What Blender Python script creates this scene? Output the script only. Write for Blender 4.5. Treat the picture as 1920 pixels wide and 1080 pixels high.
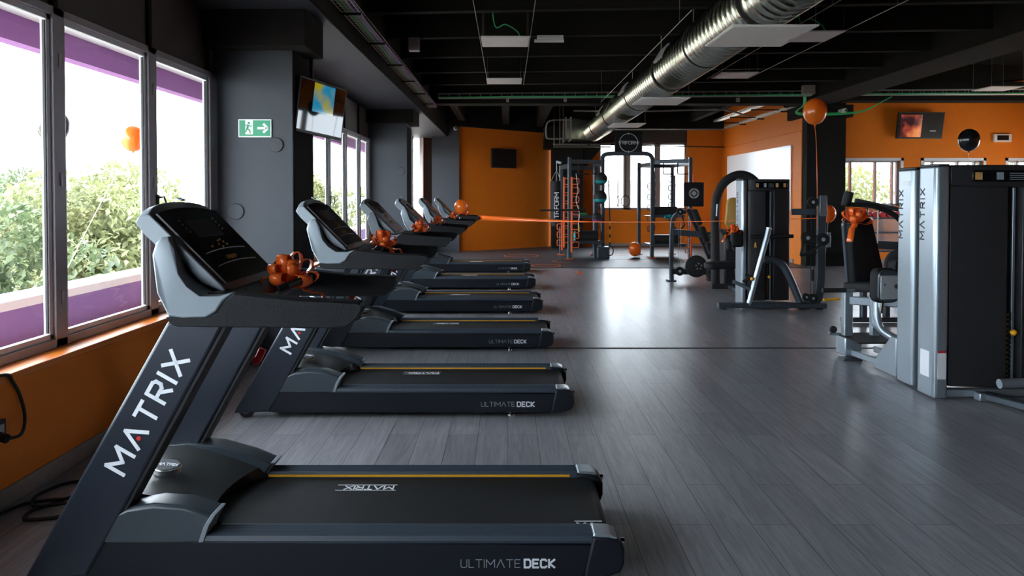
import bpy, bmesh, math, random
from mathutils import Vector, Matrix, noise
random.seed(7)
for o in list(bpy.data.objects): bpy.data.objects.remove(o)
SC = bpy.context.scene
COL = SC.collection
PI = math.pi
R = math.radians

# ---------------------------------------------------------------- camera
F, EYE = 1350.0, 1.55
PITCH = R(1.2)
cd = bpy.data.cameras.new('camera'); cam = bpy.data.objects.new('camera', cd); COL.objects.link(cam)
cam.location = (0, 0, EYE); cam.rotation_euler = (PI/2 - PITCH, 0, 0)
cd.sensor_fit = 'HORIZONTAL'; cd.sensor_width = 36; cd.lens = 36*F/1920
cd.shift_x = 8/1920; cd.shift_y = -(540 - 368 - F*math.tan(PITCH))/1920
cd.clip_start = 0.02; cd.clip_end = 300
SC.camera = cam

# ---------------------------------------------------------------- sky, sun, exposure
W = bpy.data.worlds.new('world'); SC.world = W; W.use_nodes = True
bg = W.node_tree.nodes['Background']
bg.inputs['Color'].default_value = (0.86, 0.93, 1.0, 1); bg.inputs['Strength'].default_value = 5.5
sl = bpy.data.lights.new('sun', 'SUN'); sl.energy = 4.0; sl.angle = R(2); sl.color = (1, .94, .84)
sun = bpy.data.objects.new('sun', sl); COL.objects.link(sun)
sun.rotation_euler = Vector((-.55, .35, -.76)).to_track_quat('-Z', 'Y').to_euler()   # high sun from behind the building: never enters the left windows
sun.location = (0, -5, 12)
vs = SC.view_settings
vs.view_transform = 'Standard'; vs.look = 'None'; vs.gamma = 1; vs.use_curve_mapping = False
vs.exposure = 1.6
SC.cycles.max_bounces = 8; SC.cycles.diffuse_bounces = 5; SC.cycles.glossy_bounces = 4
SC.cycles.transparent_max_bounces = 12; SC.cycles.caustics_reflective = False; SC.cycles.caustics_refractive = False
SC.cycles.sample_clamp_indirect = 6

# ---------------------------------------------------------------- materials
def srgb(r, g, b):
    f = lambda c: (c/255/12.92) if c/255 <= .04045 else ((c/255+.055)/1.055)**2.4
    return (f(r), f(g), f(b), 1)
MATS = {}
def mat(name, col, rough=.5, metal=0, var=.0, scale=20, bump=0, spec=.5, coat=0, emit=0, sss=0):
    m = bpy.data.materials.new(name); m.use_nodes = True; nt = m.node_tree; n = nt.nodes; L = nt.links
    b = n['Principled BSDF']; b.inputs['Roughness'].default_value = rough; b.inputs['Metallic'].default_value = metal
    b.inputs['Base Color'].default_value = col; b.inputs['Specular IOR Level'].default_value = spec
    b.inputs['Coat Weight'].default_value = coat; b.inputs['Coat Roughness'].default_value = .1
    if emit: b.inputs['Emission Color'].default_value = col; b.inputs['Emission Strength'].default_value = emit
    tc = n.new('ShaderNodeTexCoord'); nz = n.new('ShaderNodeTexNoise'); nz.inputs['Scale'].default_value = scale
    nz.inputs['Detail'].default_value = 4; L.new(tc.outputs['Object'], nz.inputs['Vector'])
    if var:
        mx = n.new('ShaderNodeMixRGB'); mx.inputs[1].default_value = tuple(c*(1-var) for c in col[:3])+(1,)
        mx.inputs[2].default_value = tuple(min(1, c*(1+var)) for c in col[:3])+(1,)
        L.new(nz.outputs['Fac'], mx.inputs[0]); L.new(mx.outputs[0], b.inputs['Base Color'])
    if bump:
        bp = n.new('ShaderNodeBump'); bp.inputs['Strength'].default_value = bump; bp.inputs['Distance'].default_value = .004
        L.new(nz.outputs['Fac'], bp.inputs['Height']); L.new(bp.outputs[0], b.inputs['Normal'])
    MATS[name] = m; return m

ORANGE = (0.78, 0.20, 0.012, 1)
mat('orange_paint', ORANGE, .62, spec=.2, var=.06, scale=6, bump=.25)
mat('slate_paint', (0.028, 0.036, 0.047, 1), .6, var=.1, scale=8, bump=.3)
mat('black_paint', (0.011, 0.010, 0.0095, 1), .9, spec=.2, var=.15, scale=5, bump=.3)
mat('ceiling_paint', (0.006, 0.0055, 0.005, 1), 1, spec=.1, var=.15, scale=4, bump=.2)
mat('soffit_paint', (0.016, 0.020, 0.028, 1), .6, var=.1, scale=8)
mat('orange_satin', ORANGE, .32, var=.03, scale=6)
mat('screen_off', (0.004, 0.004, 0.005, 1), .3, spec=.12)
mat('beam_paint', (0.015, 0.0135, 0.012, 1), 1, spec=.15, var=.15, scale=7, bump=.3)
mat('brown_panel', (0.060, 0.046, 0.042, 1), .6, var=.1, scale=12)
mat('skirting', (0.30, 0.25, 0.22, 1), .5, var=.15, scale=25)
mat('frame_grey', (0.40, 0.40, 0.43, 1), .4, var=.05)
mat('frame_white', (0.72, 0.74, 0.78, 1), .35)
mat('rubber_seal', (0.02, 0.02, 0.022, 1), .6)
mat('body_black', (0.012, 0.013, 0.016, 1), .4, spec=.35, var=.15, scale=40)
mat('deck_black', (0.006, 0.0085, 0.0135, 1), .48, spec=.3, var=.1, scale=60)
mat('belt', (0.009, 0.0105, 0.012, 1), .62, spec=.3, var=.5, scale=9, bump=.15)
mat('rail_grey', (0.036, 0.050, 0.068, 1), .38, var=.08, scale=30)
mat('mast_grey', (0.026, 0.033, 0.046, 1), .30, .35, var=.05)
mat('mast_back', (0.075, 0.085, 0.098, 1), .45, .2, var=.05)
mat('pod_grey', (0.22, 0.26, 0.29, 1), .42, .15, var=.04)
mat('cover_grey', (0.050, 0.056, 0.055, 1), .36, .15, var=.06)
mat('wing_grey', (0.042, 0.056, 0.068, 1), .36, .15, var=.05)
mat('pad_black', (0.007, 0.0075, 0.009, 1), .65, spec=.25, var=.2, scale=180, bump=.5)
mat('glass_black', (0.005, 0.005, 0.006, 1), .22, spec=.25)
mat('letter_white', (0.80, 0.83, 0.87, 1), .45)
mat('letter_grey', (0.30, 0.34, 0.38, 1), .45)
mat('letter_dark', (0.02, 0.025, 0.03, 1), .5)
mat('red', (0.62, 0.02, 0.02, 1), .4)
mat('yellow', (0.75, 0.36, 0.01, 1), .45)
mat('chrome', (0.75, 0.75, 0.74, 1), .18, 1)
mat('steel_silver', (0.36, 0.42, 0.47, 1), .32, .65, var=.03)
mat('steel_dark', (0.085, 0.105, 0.125, 1), .36, .5, var=.06)
mat('shroud', (0.026, 0.025, 0.027, 1), .38, spec=.35, var=.1, scale=12)
mat('upholstery', (0.012, 0.012, 0.0135, 1), .7, spec=.25, var=.15, scale=90, bump=.3)
mat('silver_plate', (0.55, 0.58, 0.60, 1), .4, .4)
mat('rubber', (0.012, 0.012, 0.013, 1), .7)
mat('orange_metal', (0.80, 0.13, 0.02, 1), .4)
mat('teal', (0.01, 0.30, 0.31, 1), .5)
mat('green', (0.03, 0.35, 0.07, 1), .5)
mat('purple_band', (0.20, 0.05, 0.25, 1), .5)
mat('panel_white', (0.80, 0.76, 0.74, 1), .6)
mat('pvc_white', (0.75, 0.75, 0.72, 1), .5)
mat('cable_green', (0.04, 0.60, 0.20, 1), .5)
mat('cable_violet', (0.30, 0.24, 0.70, 1), .5)
mat('wire_steel', (0.45, 0.45, 0.42, 1), .35, .8)
mat('board_white', (0.85, 0.86, 0.88, 1), .3)
mat('purple_plaster', (0.22, 0.125, 0.33, 1), .8, var=.08, scale=12)
mat('purple_eave', (0.25, 0.10, 0.30, 1), .8, var=.08, scale=12)
mat('white_plaster', (0.62, 0.62, 0.63, 1), .8, var=.05)
mat('terrace', (0.42, 0.42, 0.42, 1), .8, var=.1)
mat('pale_ground', (0.50, 0.46, 0.38, 1), .9, var=.2, scale=.3)
mat('bark', (0.10, 0.07, 0.05, 1), .9, var=.3)
mat('house_wall', (0.65, 0.60, 0.58, 1), .8)
mat('house_roof', (0.45, 0.22, 0.16, 1), .8)
mat('sign_green', (0.005, 0.30, 0.14, 1), .4)
mat('sign_white', (0.80, 0.84, 0.82, 1), .4)
mat('gold_print', (0.45, 0.26, 0.06, 1), .5)
mat('print_orange', (0.75, 0.35, 0.12, 1), .5, var=.6, scale=60)
mat('brass', (0.55, 0.35, 0.08, 1), .3, .9)
mat('dark_lens', (0.01, 0.01, 0.012, 1), .1)

def leaf(name, c):
    m = mat(name, c, .6, var=.35, scale=1.5); n = m.node_tree.nodes; L = m.node_tree.links
    t = n.new('ShaderNodeBsdfTranslucent'); t.inputs[0].default_value = (c[0]*1.1, c[1]*1.1, c[2], 1)
    a = n.new('ShaderNodeMixShader'); a.inputs[0].default_value = .35
    L.new(n['Principled BSDF'].outputs[0], a.inputs[1]); L.new(t.outputs[0], a.inputs[2])
    L.new(a.outputs[0], n['Material Output'].inputs[0]); return m
leaf('leaf_light', (0.17, 0.185, 0.085, 1)); leaf('leaf_mid', (0.085, 0.115, 0.055, 1))

def ribbon_mat(name, c):
    m = mat(name, c, .22, spec=.6, coat=.5); n = m.node_tree.nodes; L = m.node_tree.links
    t = n.new('ShaderNodeBsdfTranslucent'); t.inputs[0].default_value = c
    a = n.new('ShaderNodeMixShader'); a.inputs[0].default_value = .35
    L.new(n['Principled BSDF'].outputs[0], a.inputs[1]); L.new(t.outputs[0], a.inputs[2])
    L.new(a.outputs[0], n['Material Output'].inputs[0])
ribbon_mat('ribbon', (1.0, 0.22, 0.03, 1)); ribbon_mat('balloon_orange', (0.95, 0.25, 0.02, 1))
mat('balloon_black', (0.010, 0.012, 0.012, 1), .2, coat=.3)

def glass():
    m = bpy.data.materials.new('window_glass'); m.use_nodes = True; n = m.node_tree.nodes; L = m.node_tree.links
    n.remove(n['Principled BSDF'])
    t = n.new('ShaderNodeBsdfTransparent'); t.inputs[0].default_value = (.93, .95, .96, 1)
    g = n.new('ShaderNodeBsdfGlossy'); g.inputs['Roughness'].default_value = .02
    lw = n.new('ShaderNodeLayerWeight'); pw = n.new('ShaderNodeMath'); pw.operation = 'POWER'; pw.inputs[1].default_value = 5
    ma = n.new('ShaderNodeMath'); ma.operation = 'MULTIPLY_ADD'; ma.inputs[1].default_value = .55; ma.inputs[2].default_value = .025
    L.new(lw.outputs['Facing'], pw.inputs[0]); L.new(pw.outputs[0], ma.inputs[0])
    a = n.new('ShaderNodeMixShader'); L.new(ma.outputs[0], a.inputs[0])
    L.new(t.outputs[0], a.inputs[1]); L.new(g.outputs[0], a.inputs[2]); L.new(a.outputs[0], n['Material Output'].inputs[0])
    MATS['window_glass'] = m
glass()

def floor_mat():
    m = mat('vinyl_planks', (.2, .2, .2, 1), .34); n = m.node_tree.nodes; L = m.node_tree.links; b = n['Principled BSDF']
    tc = n.new('ShaderNodeTexCoord'); sp = n.new('ShaderNodeSeparateXYZ'); cb = n.new('ShaderNodeCombineXYZ')
    L.new(tc.outputs['Object'], sp.inputs[0]); L.new(sp.outputs['Y'], cb.inputs['X']); L.new(sp.outputs['X'], cb.inputs['Y'])
    br = n.new('ShaderNodeTexBrick'); L.new(cb.outputs[0], br.inputs['Vector'])
    br.inputs['Scale'].default_value = 1; br.inputs['Brick Width'].default_value = 1.28; br.inputs['Row Height'].default_value = .192
    br.inputs['Mortar Size'].default_value = .0022; br.inputs['Mortar Smooth'].default_value = .3
    br.offset = .37; br.inputs['Bias'].default_value = -.1
    br.inputs['Color1'].default_value = (.250, .250, .272, 1); br.inputs['Color2'].default_value = (.335, .336, .362, 1)
    br.inputs['Mortar'].default_value = (.055, .055, .06, 1)
    mp = n.new('ShaderNodeMapping'); mp.inputs['Scale'].default_value = (34, 2.2, 1); L.new(tc.outputs['Object'], mp.inputs[0])
    g = n.new('ShaderNodeTexNoise'); g.inputs['Scale'].default_value = 1.0; g.inputs['Detail'].default_value = 7; g.inputs['Roughness'].default_value = .65
    g.inputs['Distortion'].default_value = 1.2; L.new(mp.outputs[0], g.inputs['Vector'])
    rp = n.new('ShaderNodeMapRange'); rp.inputs[1].default_value = .3; rp.inputs[2].default_value = .72; rp.inputs[3].default_value = .62; rp.inputs[4].default_value = 1.22
    L.new(g.outputs['Fac'], rp.inputs[0])
    mx = n.new('ShaderNodeMixRGB'); mx.blend_type = 'MULTIPLY'; mx.inputs[0].default_value = 1
    L.new(br.outputs['Color'], mx.inputs[1]); L.new(rp.outputs[0], mx.inputs[2]); L.new(mx.outputs[0], b.inputs['Base Color'])
    r2 = n.new('ShaderNodeMapRange'); r2.inputs[3].default_value = .26; r2.inputs[4].default_value = .36
    L.new(g.outputs['Fac'], r2.inputs[0]); L.new(r2.outputs[0], b.inputs['Roughness'])
    bp = n.new('ShaderNodeBump'); bp.inputs['Strength'].default_value = .12; bp.inputs['Distance'].default_value = .001
    mu = n.new('ShaderNodeMath'); mu.operation = 'SUBTRACT'; L.new(g.outputs['Fac'], mu.inputs[0]); L.new(br.outputs['Fac'], mu.inputs[1])
    L.new(mu.outputs[0], bp.inputs['Height']); L.new(bp.outputs[0], b.inputs['Normal'])
floor_mat()
def mat_rubber():
    m = mat('rubber_mat', (.03, .032, .038, 1), .5, var=.3, scale=3, bump=.1)
mat_rubber()
def duct_mat():
    m = mat('tv_glass', (.005, .005, .006, 1), .03)
mat('spiral_duct', (.66, .67, .58, 1), .24, 1, var=.12, scale=5)
duct_mat()

# ---------------------------------------------------------------- mesh helpers
class MB:
    """collects shapes given in world coordinates; build() links ONE mesh object"""
    def __init__(s): s.b = bmesh.new()
    def box(s, x0, x1, y0, y1, z0, z1, M=None):
        v = [s.b.verts.new(p) for p in [(x0,y0,z0),(x1,y0,z0),(x1,y1,z0),(x0,y1,z0),(x0,y0,z1),(x1,y0,z1),(x1,y1,z1),(x0,y1,z1)]]
        for f in [(3,2,1,0),(4,5,6,7),(0,1,5,4),(1,2,6,5),(2,3,7,6),(3,0,4,7)]: s.b.faces.new([v[i] for i in f])
        if M is not None: bmesh.ops.transform(s.b, matrix=M, verts=v)
        return s
    def cbox(s, c, size, rz=0, ry=0, rx=0):
        M = Matrix.Translation(c) @ Matrix.Rotation(rz, 4, 'Z') @ Matrix.Rotation(ry, 4, 'Y') @ Matrix.Rotation(rx, 4, 'X')
        a, b_, c_ = [q/2 for q in size]
        return s.box(-a, a, -b_, b_, -c_, c_, M)
    def loft(s, rings, caps=True, closed=True):
        vr = [[s.b.verts.new(p) for p in r] for r in rings]; n = len(rings[0])
        for a, c in zip(vr[:-1], vr[1:]):
            for i in range(n if closed else n-1):
                j = (i+1) % n
                s.b.faces.new([a[i], a[j], c[j], c[i]])
        if caps and closed:
            s.b.faces.new(vr[0][::-1]); s.b.faces.new(vr[-1])
        return s
    def prism_y(s, pts, y0, y1):       # profile in XZ
        return s.loft([[(x, y0, z) for x, z in pts], [(x, y1, z) for x, z in pts]])
    def prism_x(s, pts, x0, x1):       # profile in YZ
        return s.loft([[(x0, y, z) for y, z in pts], [(x1, y, z) for y, z in pts]])
    def prism_z(s, pts, z0, z1):
        return s.loft([[(x, y, z0) for x, y in pts], [(x, y, z1) for x, y in pts]])
    def sweep(s, pts, prof, up=(0,0,1), closed=False):
        pts = [Vector(p) for p in pts]; up = Vector(up); rings = []; n = len(pts)
        for i, p in enumerate(pts):
            if closed: d = pts[(i+1) % n]-pts[i-1]
            else: d = (pts[min(i+1, n-1)]-pts[max(i-1, 0)])
            d.normalize()
            if i == 0:
                a = d.cross(up)
                if a.length < 1e-4: a = d.cross(Vector((1,0,0)))
                a.normalize()
            else:
                a = a - d*a.dot(d)
                if a.length < 1e-5: a = d.cross(up)
                a.normalize()
            b_ = a.cross(d)
            k = 1.0
            if 0 < i < n-1 and not closed:
                c = (pts[i]-pts[i-1]).normalized().dot((pts[i+1]-pts[i]).normalized())
                k = 1.0
            rings.append([p + a*u*k + b_*v for u, v in prof])
        if closed: rings.append(rings[0]); return s.loft(rings, caps=False)
        return s.loft(rings)
    def tube(s, pts, r, seg=10, rx=None, up=(0,0,1), closed=False):
        rx = rx or r
        return s.sweep(pts, [(rx*math.cos(2*PI*i/seg), r*math.sin(2*PI*i/seg)) for i in range(seg)], up, closed)
    def rtube(s, pts, w, h, up=(0,0,1), c=.25):   # rectangular tube with cut corners
        a, b_ = w/2, h/2; k = min(a, b_)*c
        return s.sweep(pts, [(a, -b_+k), (a, b_-k), (a-k, b_), (-a+k, b_), (-a, b_-k), (-a, -b_+k), (-a+k, -b_), (a-k, -b_)], up)
    def cyl(s, c0, c1, r, seg=20): return s.tube([c0, c1], r, seg)
    def sphere(s, c, r, seg=20, sc=(1,1,1)):
        bmesh.ops.create_uvsphere(s.b, u_segments=seg, v_segments=max(8, seg//2), radius=r,
            matrix=Matrix.Translation(c) @ Matrix.Diagonal((*sc, 1)))
        return s
    def lathe(s, c, prof, seg=24, axis='Z'):
        rings = []
        for r, z in prof:
            ring = []
            for i in range(seg):
                a = 2*PI*i/seg; x, y = r*math.cos(a), r*math.sin(a)
                p = {'Z': (x, y, z), 'Y': (x, z, y), 'X': (z, x, y)}[axis]
                ring.append(Vector(p)+Vector(c))
            rings.append(ring)
        return s.loft(rings)
    def quad(s, pts):
        s.b.faces.new([s.b.verts.new(p) for p in pts]); return s
    def build(s, name, m, parent=None, bevel=0, smooth=True, ang=35, seg=2, sub=0, org=None, M=None):
        bmesh.ops.recalc_face_normals(s.b, faces=s.b.faces)
        if parent is not None: bmesh.ops.translate(s.b, vec=-Vector(worldpos(parent)), verts=s.b.verts)
        elif org is not None: bmesh.ops.translate(s.b, vec=-Vector(org), verts=s.b.verts)
        me = bpy.data.meshes.new(name); s.b.to_mesh(me); s.b.free()
        if smooth:
            me.shade_smooth(); me.set_sharp_from_angle(angle=R(ang))
        o = bpy.data.objects.new(name, me); COL.objects.link(o)
        if parent is not None: o.parent = parent
        elif org is not None: o.location = org
        for q in (m if isinstance(m, (list, tuple)) else [m]): me.materials.append(MATS[q])
        if bevel:
            md = o.modifiers.new('bevel', 'BEVEL'); md.width = bevel; md.segments = seg; md.limit_method = 'ANGLE'; md.angle_limit = R(30)
            md.harden_normals = False
        if sub:
            md = o.modifiers.new('sub', 'SUBSURF'); md.levels = sub; md.render_levels = sub
        return o
def worldpos(o):
    v = Vector(o.location)
    while o.parent: o = o.parent; v = v + Vector(o.location)
    return v
def empty(name, loc, label, cat, group=None):
    o = bpy.data.objects.new(name, None); COL.objects.link(o); o.location = loc; o.empty_display_size = .1
    return tag(o, label, cat, group)
def tag(o, label=None, cat=None, group=None, kind=None):
    if label: o['label'] = label
    if cat: o['category'] = cat
    if group: o['group'] = group
    if kind: o['kind'] = kind
    return o
def struct(o, label=None): return tag(o, label, kind='structure')
def clone(o, dx=0, dy=0, dz=0, label=None, parent=None):
    c = o.copy(); COL.objects.link(c)
    if parent is not None: c.parent = parent
    else: c.location = Vector(o.location)+Vector((dx, dy, dz))
    if label: c['label'] = label
    for ch in list(o.children): clone(ch, parent=c)
    return c
def arc(c, r, a0, a1, n, plane='XZ', ry=None):
    ry = ry or r; out = []
    for i in range(n+1):
        a = R(a0+(a1-a0)*i/n); u, v = r*math.cos(a), ry*math.sin(a)
        out.append({'XZ': (c[0]+u, c[1], c[2]+v), 'YZ': (c[0], c[1]+u, c[2]+v), 'XY': (c[0]+u, c[1]+v, c[2])}[plane])
    return out
def smoothpath(pts, n=6):
    P = [Vector(p) for p in pts]; P = [2*P[0]-P[1]]+P+[2*P[-1]-P[-2]]; out = []
    for i in range(1, len(P)-2):
        a, b_, c, d = P[i-1:i+3]
        for k in range(n):
            t = k/n; out.append(.5*((2*b_)+(-a+c)*t+(2*a-5*b_+4*c-d)*t*t+(-a+3*b_-3*c+d)*t**3))
    out.append(P[-2]); return out

# stroke lettering: every glyph is a set of polylines in a unit box
GL = {'M': (1.05, [[(0,0),(0,1),(.52,.35),(1.05,1),(1.05,0)]]), 'A': (.95, [[(0,0),(.475,1),(.95,0)]]), 'T': (.8, [[(0,1),(.8,1)],[(.4,1),(.4,0)]]),
 'R': (.75, [[(0,0),(0,1),(.6,1),(.75,.88),(.75,.62),(.6,.48),(0,.48)],[(.35,.48),(.75,0)]]), 'I': (.0, [[(0,0),(0,1)]]),
 'X': (.85, [[(0,0),(.85,1)],[(0,1),(.85,0)]]), 'U': (.75, [[(0,1),(0,.15),(.15,0),(.6,0),(.75,.15),(.75,1)]]), 'L': (.6, [[(0,1),(0,0),(.6,0)]]),
 'E': (.65, [[(.65,0),(0,0),(0,1),(.65,1)],[(0,.5),(.55,.5)]]), 'D': (.75, [[(0,0),(0,1),(.55,1),(.75,.8),(.75,.2),(.55,0),(0,0)]]),
 'C': (.7, [[(.7,.85),(.55,1),(.15,1),(0,.85),(0,.15),(.15,0),(.55,0),(.7,.15)]]), 'K': (.7, [[(0,0),(0,1)],[(.7,1),(.05,.5),(.7,0)]]),
 'F': (.62, [[(0,0),(0,1),(.62,1)],[(0,.5),(.55,.5)]]), 'O': (.85, [[(.2,0),(0,.2),(0,.8),(.2,1),(.65,1),(.85,.8),(.85,.2),(.65,0),(.2,0)]]),
 ' ': (.35, [])}
def textwidth(s, h, gap): return sum(GL[c][0]*h+gap for c in s)-gap
def lettering(mb, s, org, u, v, h, t, gap, center=False, off=.0008):
    org, u, v = Vector(org), Vector(u).normalized(), Vector(v).normalized(); nrm = u.cross(v)
    x = -textwidth(s, h, gap)/2 if center else 0
    for c in s:
        w, lines = GL[c]
        for ln in lines:
            for (a, b_), (c2, d2) in zip(ln[:-1], ln[1:]):
                p = Vector((a*h, b_*h)); q = Vector((c2*h, d2*h)); d = (q-p).normalized(); m = Vector((-d.y, d.x))*t/2; e = d*t*.35
                P2 = [p-e+m, p-e-m, q+e-m, q+e+m]
                mb.loft([[org+u*(x+k.x)+v*k.y+nrm*z for k in P2] for z in (-off*.5, off)])
        x += w*h+gap
    return mb
# ================================================================= THE ROOM
XW, XG = -2.5, -2.68            # parapet wall face, window plane
CEIL = 4.3
struct(MB().box(-2.9, 12.6, -4.2, 22.4, -.25, 0).build('floor', 'vinyl_planks', smooth=False))
struct(MB().box(-1.2, 12.5, 7.30, 7.335, 0, .004).build('trim_1', 'rubber_seal', smooth=False), 'dark joint strip across the plank floor')
struct(MB().box(-4.3, 12.9, -4.3, 23.4, CEIL, CEIL+.2).build('ceiling', 'ceiling_paint', smooth=False))

# rubber mat at the far end with printed training marks
mat_root = MB().box(-2.48, 6.56, 15.5, 19.6, 0, .012).build('rubber_mat', 'rubber_mat', smooth=False)
tag(mat_root, 'dark rubber training mat covering the far end of the floor', 'mat')
def ring_mark(x, y, r, a0=0, a1=360, m='orange_metal', w=.035):
    mb = MB(); n = 28
    o = [(x+(r+w)*math.cos(R(a0+(a1-a0)*i/n)), y+(r+w)*math.sin(R(a0+(a1-a0)*i/n))) for i in range(n+1)]
    k = [(x+r*math.cos(R(a0+(a1-a0)*i/n)), y+r*math.sin(R(a0+(a1-a0)*i/n))) for i in range(n+1)]
    for i in range(n):
        mb.loft([[(*o[i], z), (*o[i+1], z), (*k[i+1], z), (*k[i], z)] for z in (.010, .014)])
    return mb.build('floor_mark', m, mat_root, smooth=False)
ring_mark(.85, 15.95, .3); ring_mark(.35, 18.6, .42); ring_mark(1.35, 17.0, .26, 120, 300); ring_mark(2.9, 19.0, .35); ring_mark(3.0, 16.7, .25, 20, 160)
ring_mark(4.9, 16.1, .3, 90, 330)
for y in (17.5,): MB().box(-2.4, 6.5, y-.006, y+.006, .010, .0135).build('mat_seam', 'rubber_seal', mat_root, smooth=False)
for x in (-.4, 1.6, 3.6, 5.6): MB().box(x-.006, x+.006, 15.52, 19.5, .010, .0133).build('mat_seam', 'rubber_seal', mat_root, smooth=False)

# ---- left wall: parapet under the windows, sill, skirting
def left_wall(y0, y1, n):
    struct(MB().box(-2.85, XW, y0, y1, 0, .64).build('wall_left_%d' % n if n > 1 else 'wall_left', 'orange_paint', smooth=False))
    struct(MB().box(-2.70, XW+.004, y0, y1, .62, .66).build('trim_%d' % (n+10), 'orange_satin', bevel=.006), 'painted orange window sill')
    struct(MB().box(XW-.01, XW+.014, y0, y1, 0, .10).build('baseboard_left_%d' % n if n > 1 else 'baseboard_left', 'skirting', bevel=.003))
    struct(MB().box(-2.85, XG-.01, y0, y1, 2.66, CEIL).build('wall_left_%d' % (n+5), 'brown_panel', smooth=False), 'dark brown panel above the windows')
left_wall(-4.2, 6.6, 1); left_wall(7.27, 13.9, 2); left_wall(14.55, 19.6, 3)
wn = [0]
def frame_bar(mb, x0, x1, y0, y1, z0, z1): mb.box(x0, x1, y0, y1, z0, z1)
EB = .16
def window_left(y0, y1, mullions, x=XG, z0=.66, z1=2.66, handles=()):
    """sash window in the plane x: outer frame, posts, a slimmer white sash in every bay, panes, handles"""
    wn[0] += 1
    root = MB()
    root.box(x-.03, x+.03, y0, y1, z0, z0+.05); root.box(x-.03, x+.03, y0, y1, z1-.05, z1)
    root.box(x-.03, x+.03, y0, y0+EB, z0, z1); root.box(x-.03, x+.03, y1-EB, y1, z0, z1)
    for c, w in mullions: root.box(x-.03, x+.03, c-w/2, c+w/2, z0, z1)
    r = struct(root.build('window_%d' % wn[0], 'frame_grey', org=(x, (y0+y1)/2, z0), bevel=.004), 'grey framed tall window in the left wall')
    ed = [(y0, EB)]+[(c, w/2) for c, w in mullions]+[(y1, EB)]
    for (a, wa), (b_, wb) in zip(ed[:-1], ed[1:]):
        lo, hi = a+wa, b_-wb; s = MB(); k = .034
        s.box(x-.025, x+.012, lo, lo+k, z0+.05, z1-.05); s.box(x-.025, x+.012, hi-k, hi, z0+.05, z1-.05)
        s.box(x-.025, x+.012, lo, hi, z0+.05, z0+.05+k); s.box(x-.025, x+.012, lo, hi, z1-.05-k, z1-.05)
        so = s.build('sash', 'frame_white', r, bevel=.004)
        s = MB(); s.box(x-.012, x-.006, lo+k, hi-k, z0+.05+k, z1-.05-k); s.build('pane', 'window_glass', so, smooth=False)
        s = MB()
        for yy in (lo+k, hi-k-.008): s.box(x-.008, x+.006, yy, yy+.008, z0+.09, z1-.09)
        s.build('gasket', 'rubber_seal', so, smooth=False)
    for hy in handles:
        h = MB(); h.box(x+.03, x+.042, hy-.015, hy+.015, 1.42, 1.56); h.tube([(x+.04, hy, 1.54), (x+.085, hy, 1.545), (x+.09, hy+.02, 1.50), (x+.09, hy+.03, 1.44)], .008)
        h.build('handle', 'mast_grey', r)
    for c, w in mullions:
        h = MB()
        for z in (.95, 1.65, 2.35): h.cyl((x+.034, c, z-.04), (x+.034, c, z+.04), .008, 8)
        h.build('hinge', 'frame_grey', r)
    return r
window_left(-3.9, .9, [(-2.6,.12),(-1.3,.12),(-.2,.12)])
window_left(.95, 6.59, [(2.1,.12),(3.15,.11),(4.27,.11),(5.395,.12)], handles=(5.44,))
window_left(7.30, 13.88, [(8.6,.12),(9.75,.12),(10.75,.12),(11.85,.12),(12.95,.12)], handles=(10.75, 12.95))
# joints of the dark panels above the windows
for i, y in enumerate([2.1, 3.15, 4.27, 5.40, 6.45, 7.6, 8.6, 9.75, 10.75, 11.85, 12.95]):
    struct(MB().box(XG-.012, XG+.012, y-.025, y+.025, 2.66, 3.3).build('trim_%d' % (20+i), 'black_paint', smooth=False), 'dark vertical joint between the panels over the windows')
# pillars on the left
def left_pillar(y0, y1, n, xr=-1.965):
    p = struct(MB().box(-2.72, xr, y0, y1, 0, 3.3).build('wall_left_pillar' if n == 1 else 'wall_left_pillar_%d' % n, 'slate_paint', bevel=.004), 'dark slate pillar between the windows')
    return p
p1 = left_pillar(6.6, 7.27, 1); left_pillar(13.9, 14.55, 2, -1.945)
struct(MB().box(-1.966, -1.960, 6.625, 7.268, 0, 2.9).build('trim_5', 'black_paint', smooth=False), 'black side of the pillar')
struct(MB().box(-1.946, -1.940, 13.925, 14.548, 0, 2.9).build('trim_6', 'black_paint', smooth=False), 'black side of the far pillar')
for k, (px, pz, py, r) in enumerate([(-2.12, 2.02, 6.6, .068), (-2.49, 1.41, 6.6, .075), (-2.06, 2.03, 13.9, .08)]):
    tag(MB().lathe((px, py, pz), [(r, .01), (r, -.008), (r*.93, -.013), (0.001, -.014)], 32, 'Y').build('cover_plate', 'slate_paint', org=(px, py, pz)) if False else
        MB().lathe((px, py, pz), [(.001, .01), (r, .01), (r, -.008), (r*.93, -.013), (.001, -.014)], 32, 'Y').build('cover_plate', 'slate_paint', org=(px, py, pz)),
        ['upper round painted cover plate on the near dark pillar, below the exit sign', 'lower round painted cover plate on the near dark pillar, beside the first treadmill console', 'round painted cover plate on the far dark pillar'][k], 'cover plate')
# beams over the pillars + longitudinal soffit
struct(MB().box(-2.72, -1.79, 6.38, 7.02, 2.88, CEIL).build('ceiling_beam', 'black_paint', bevel=.006), 'black beam end over the near pillar')
struct(MB().box(-2.72, -1.79, 13.7, 14.6, 2.95, CEIL).build('ceiling_beam_2', 'black_paint', bevel=.006), 'black beam end over the far pillar')
struct(MB().box(-2.9, -1.68, -4.2, 20.5, 3.2, CEIL).build('ceiling_soffit', 'soffit_paint', bevel=.004), 'dark boxed soffit along the window wall')
struct(MB().box(-1.69, -1.672, -4.2, 20.5, 3.21, CEIL).build('trim_7', 'black_paint', smooth=False), 'black side of the soffit')

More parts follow.
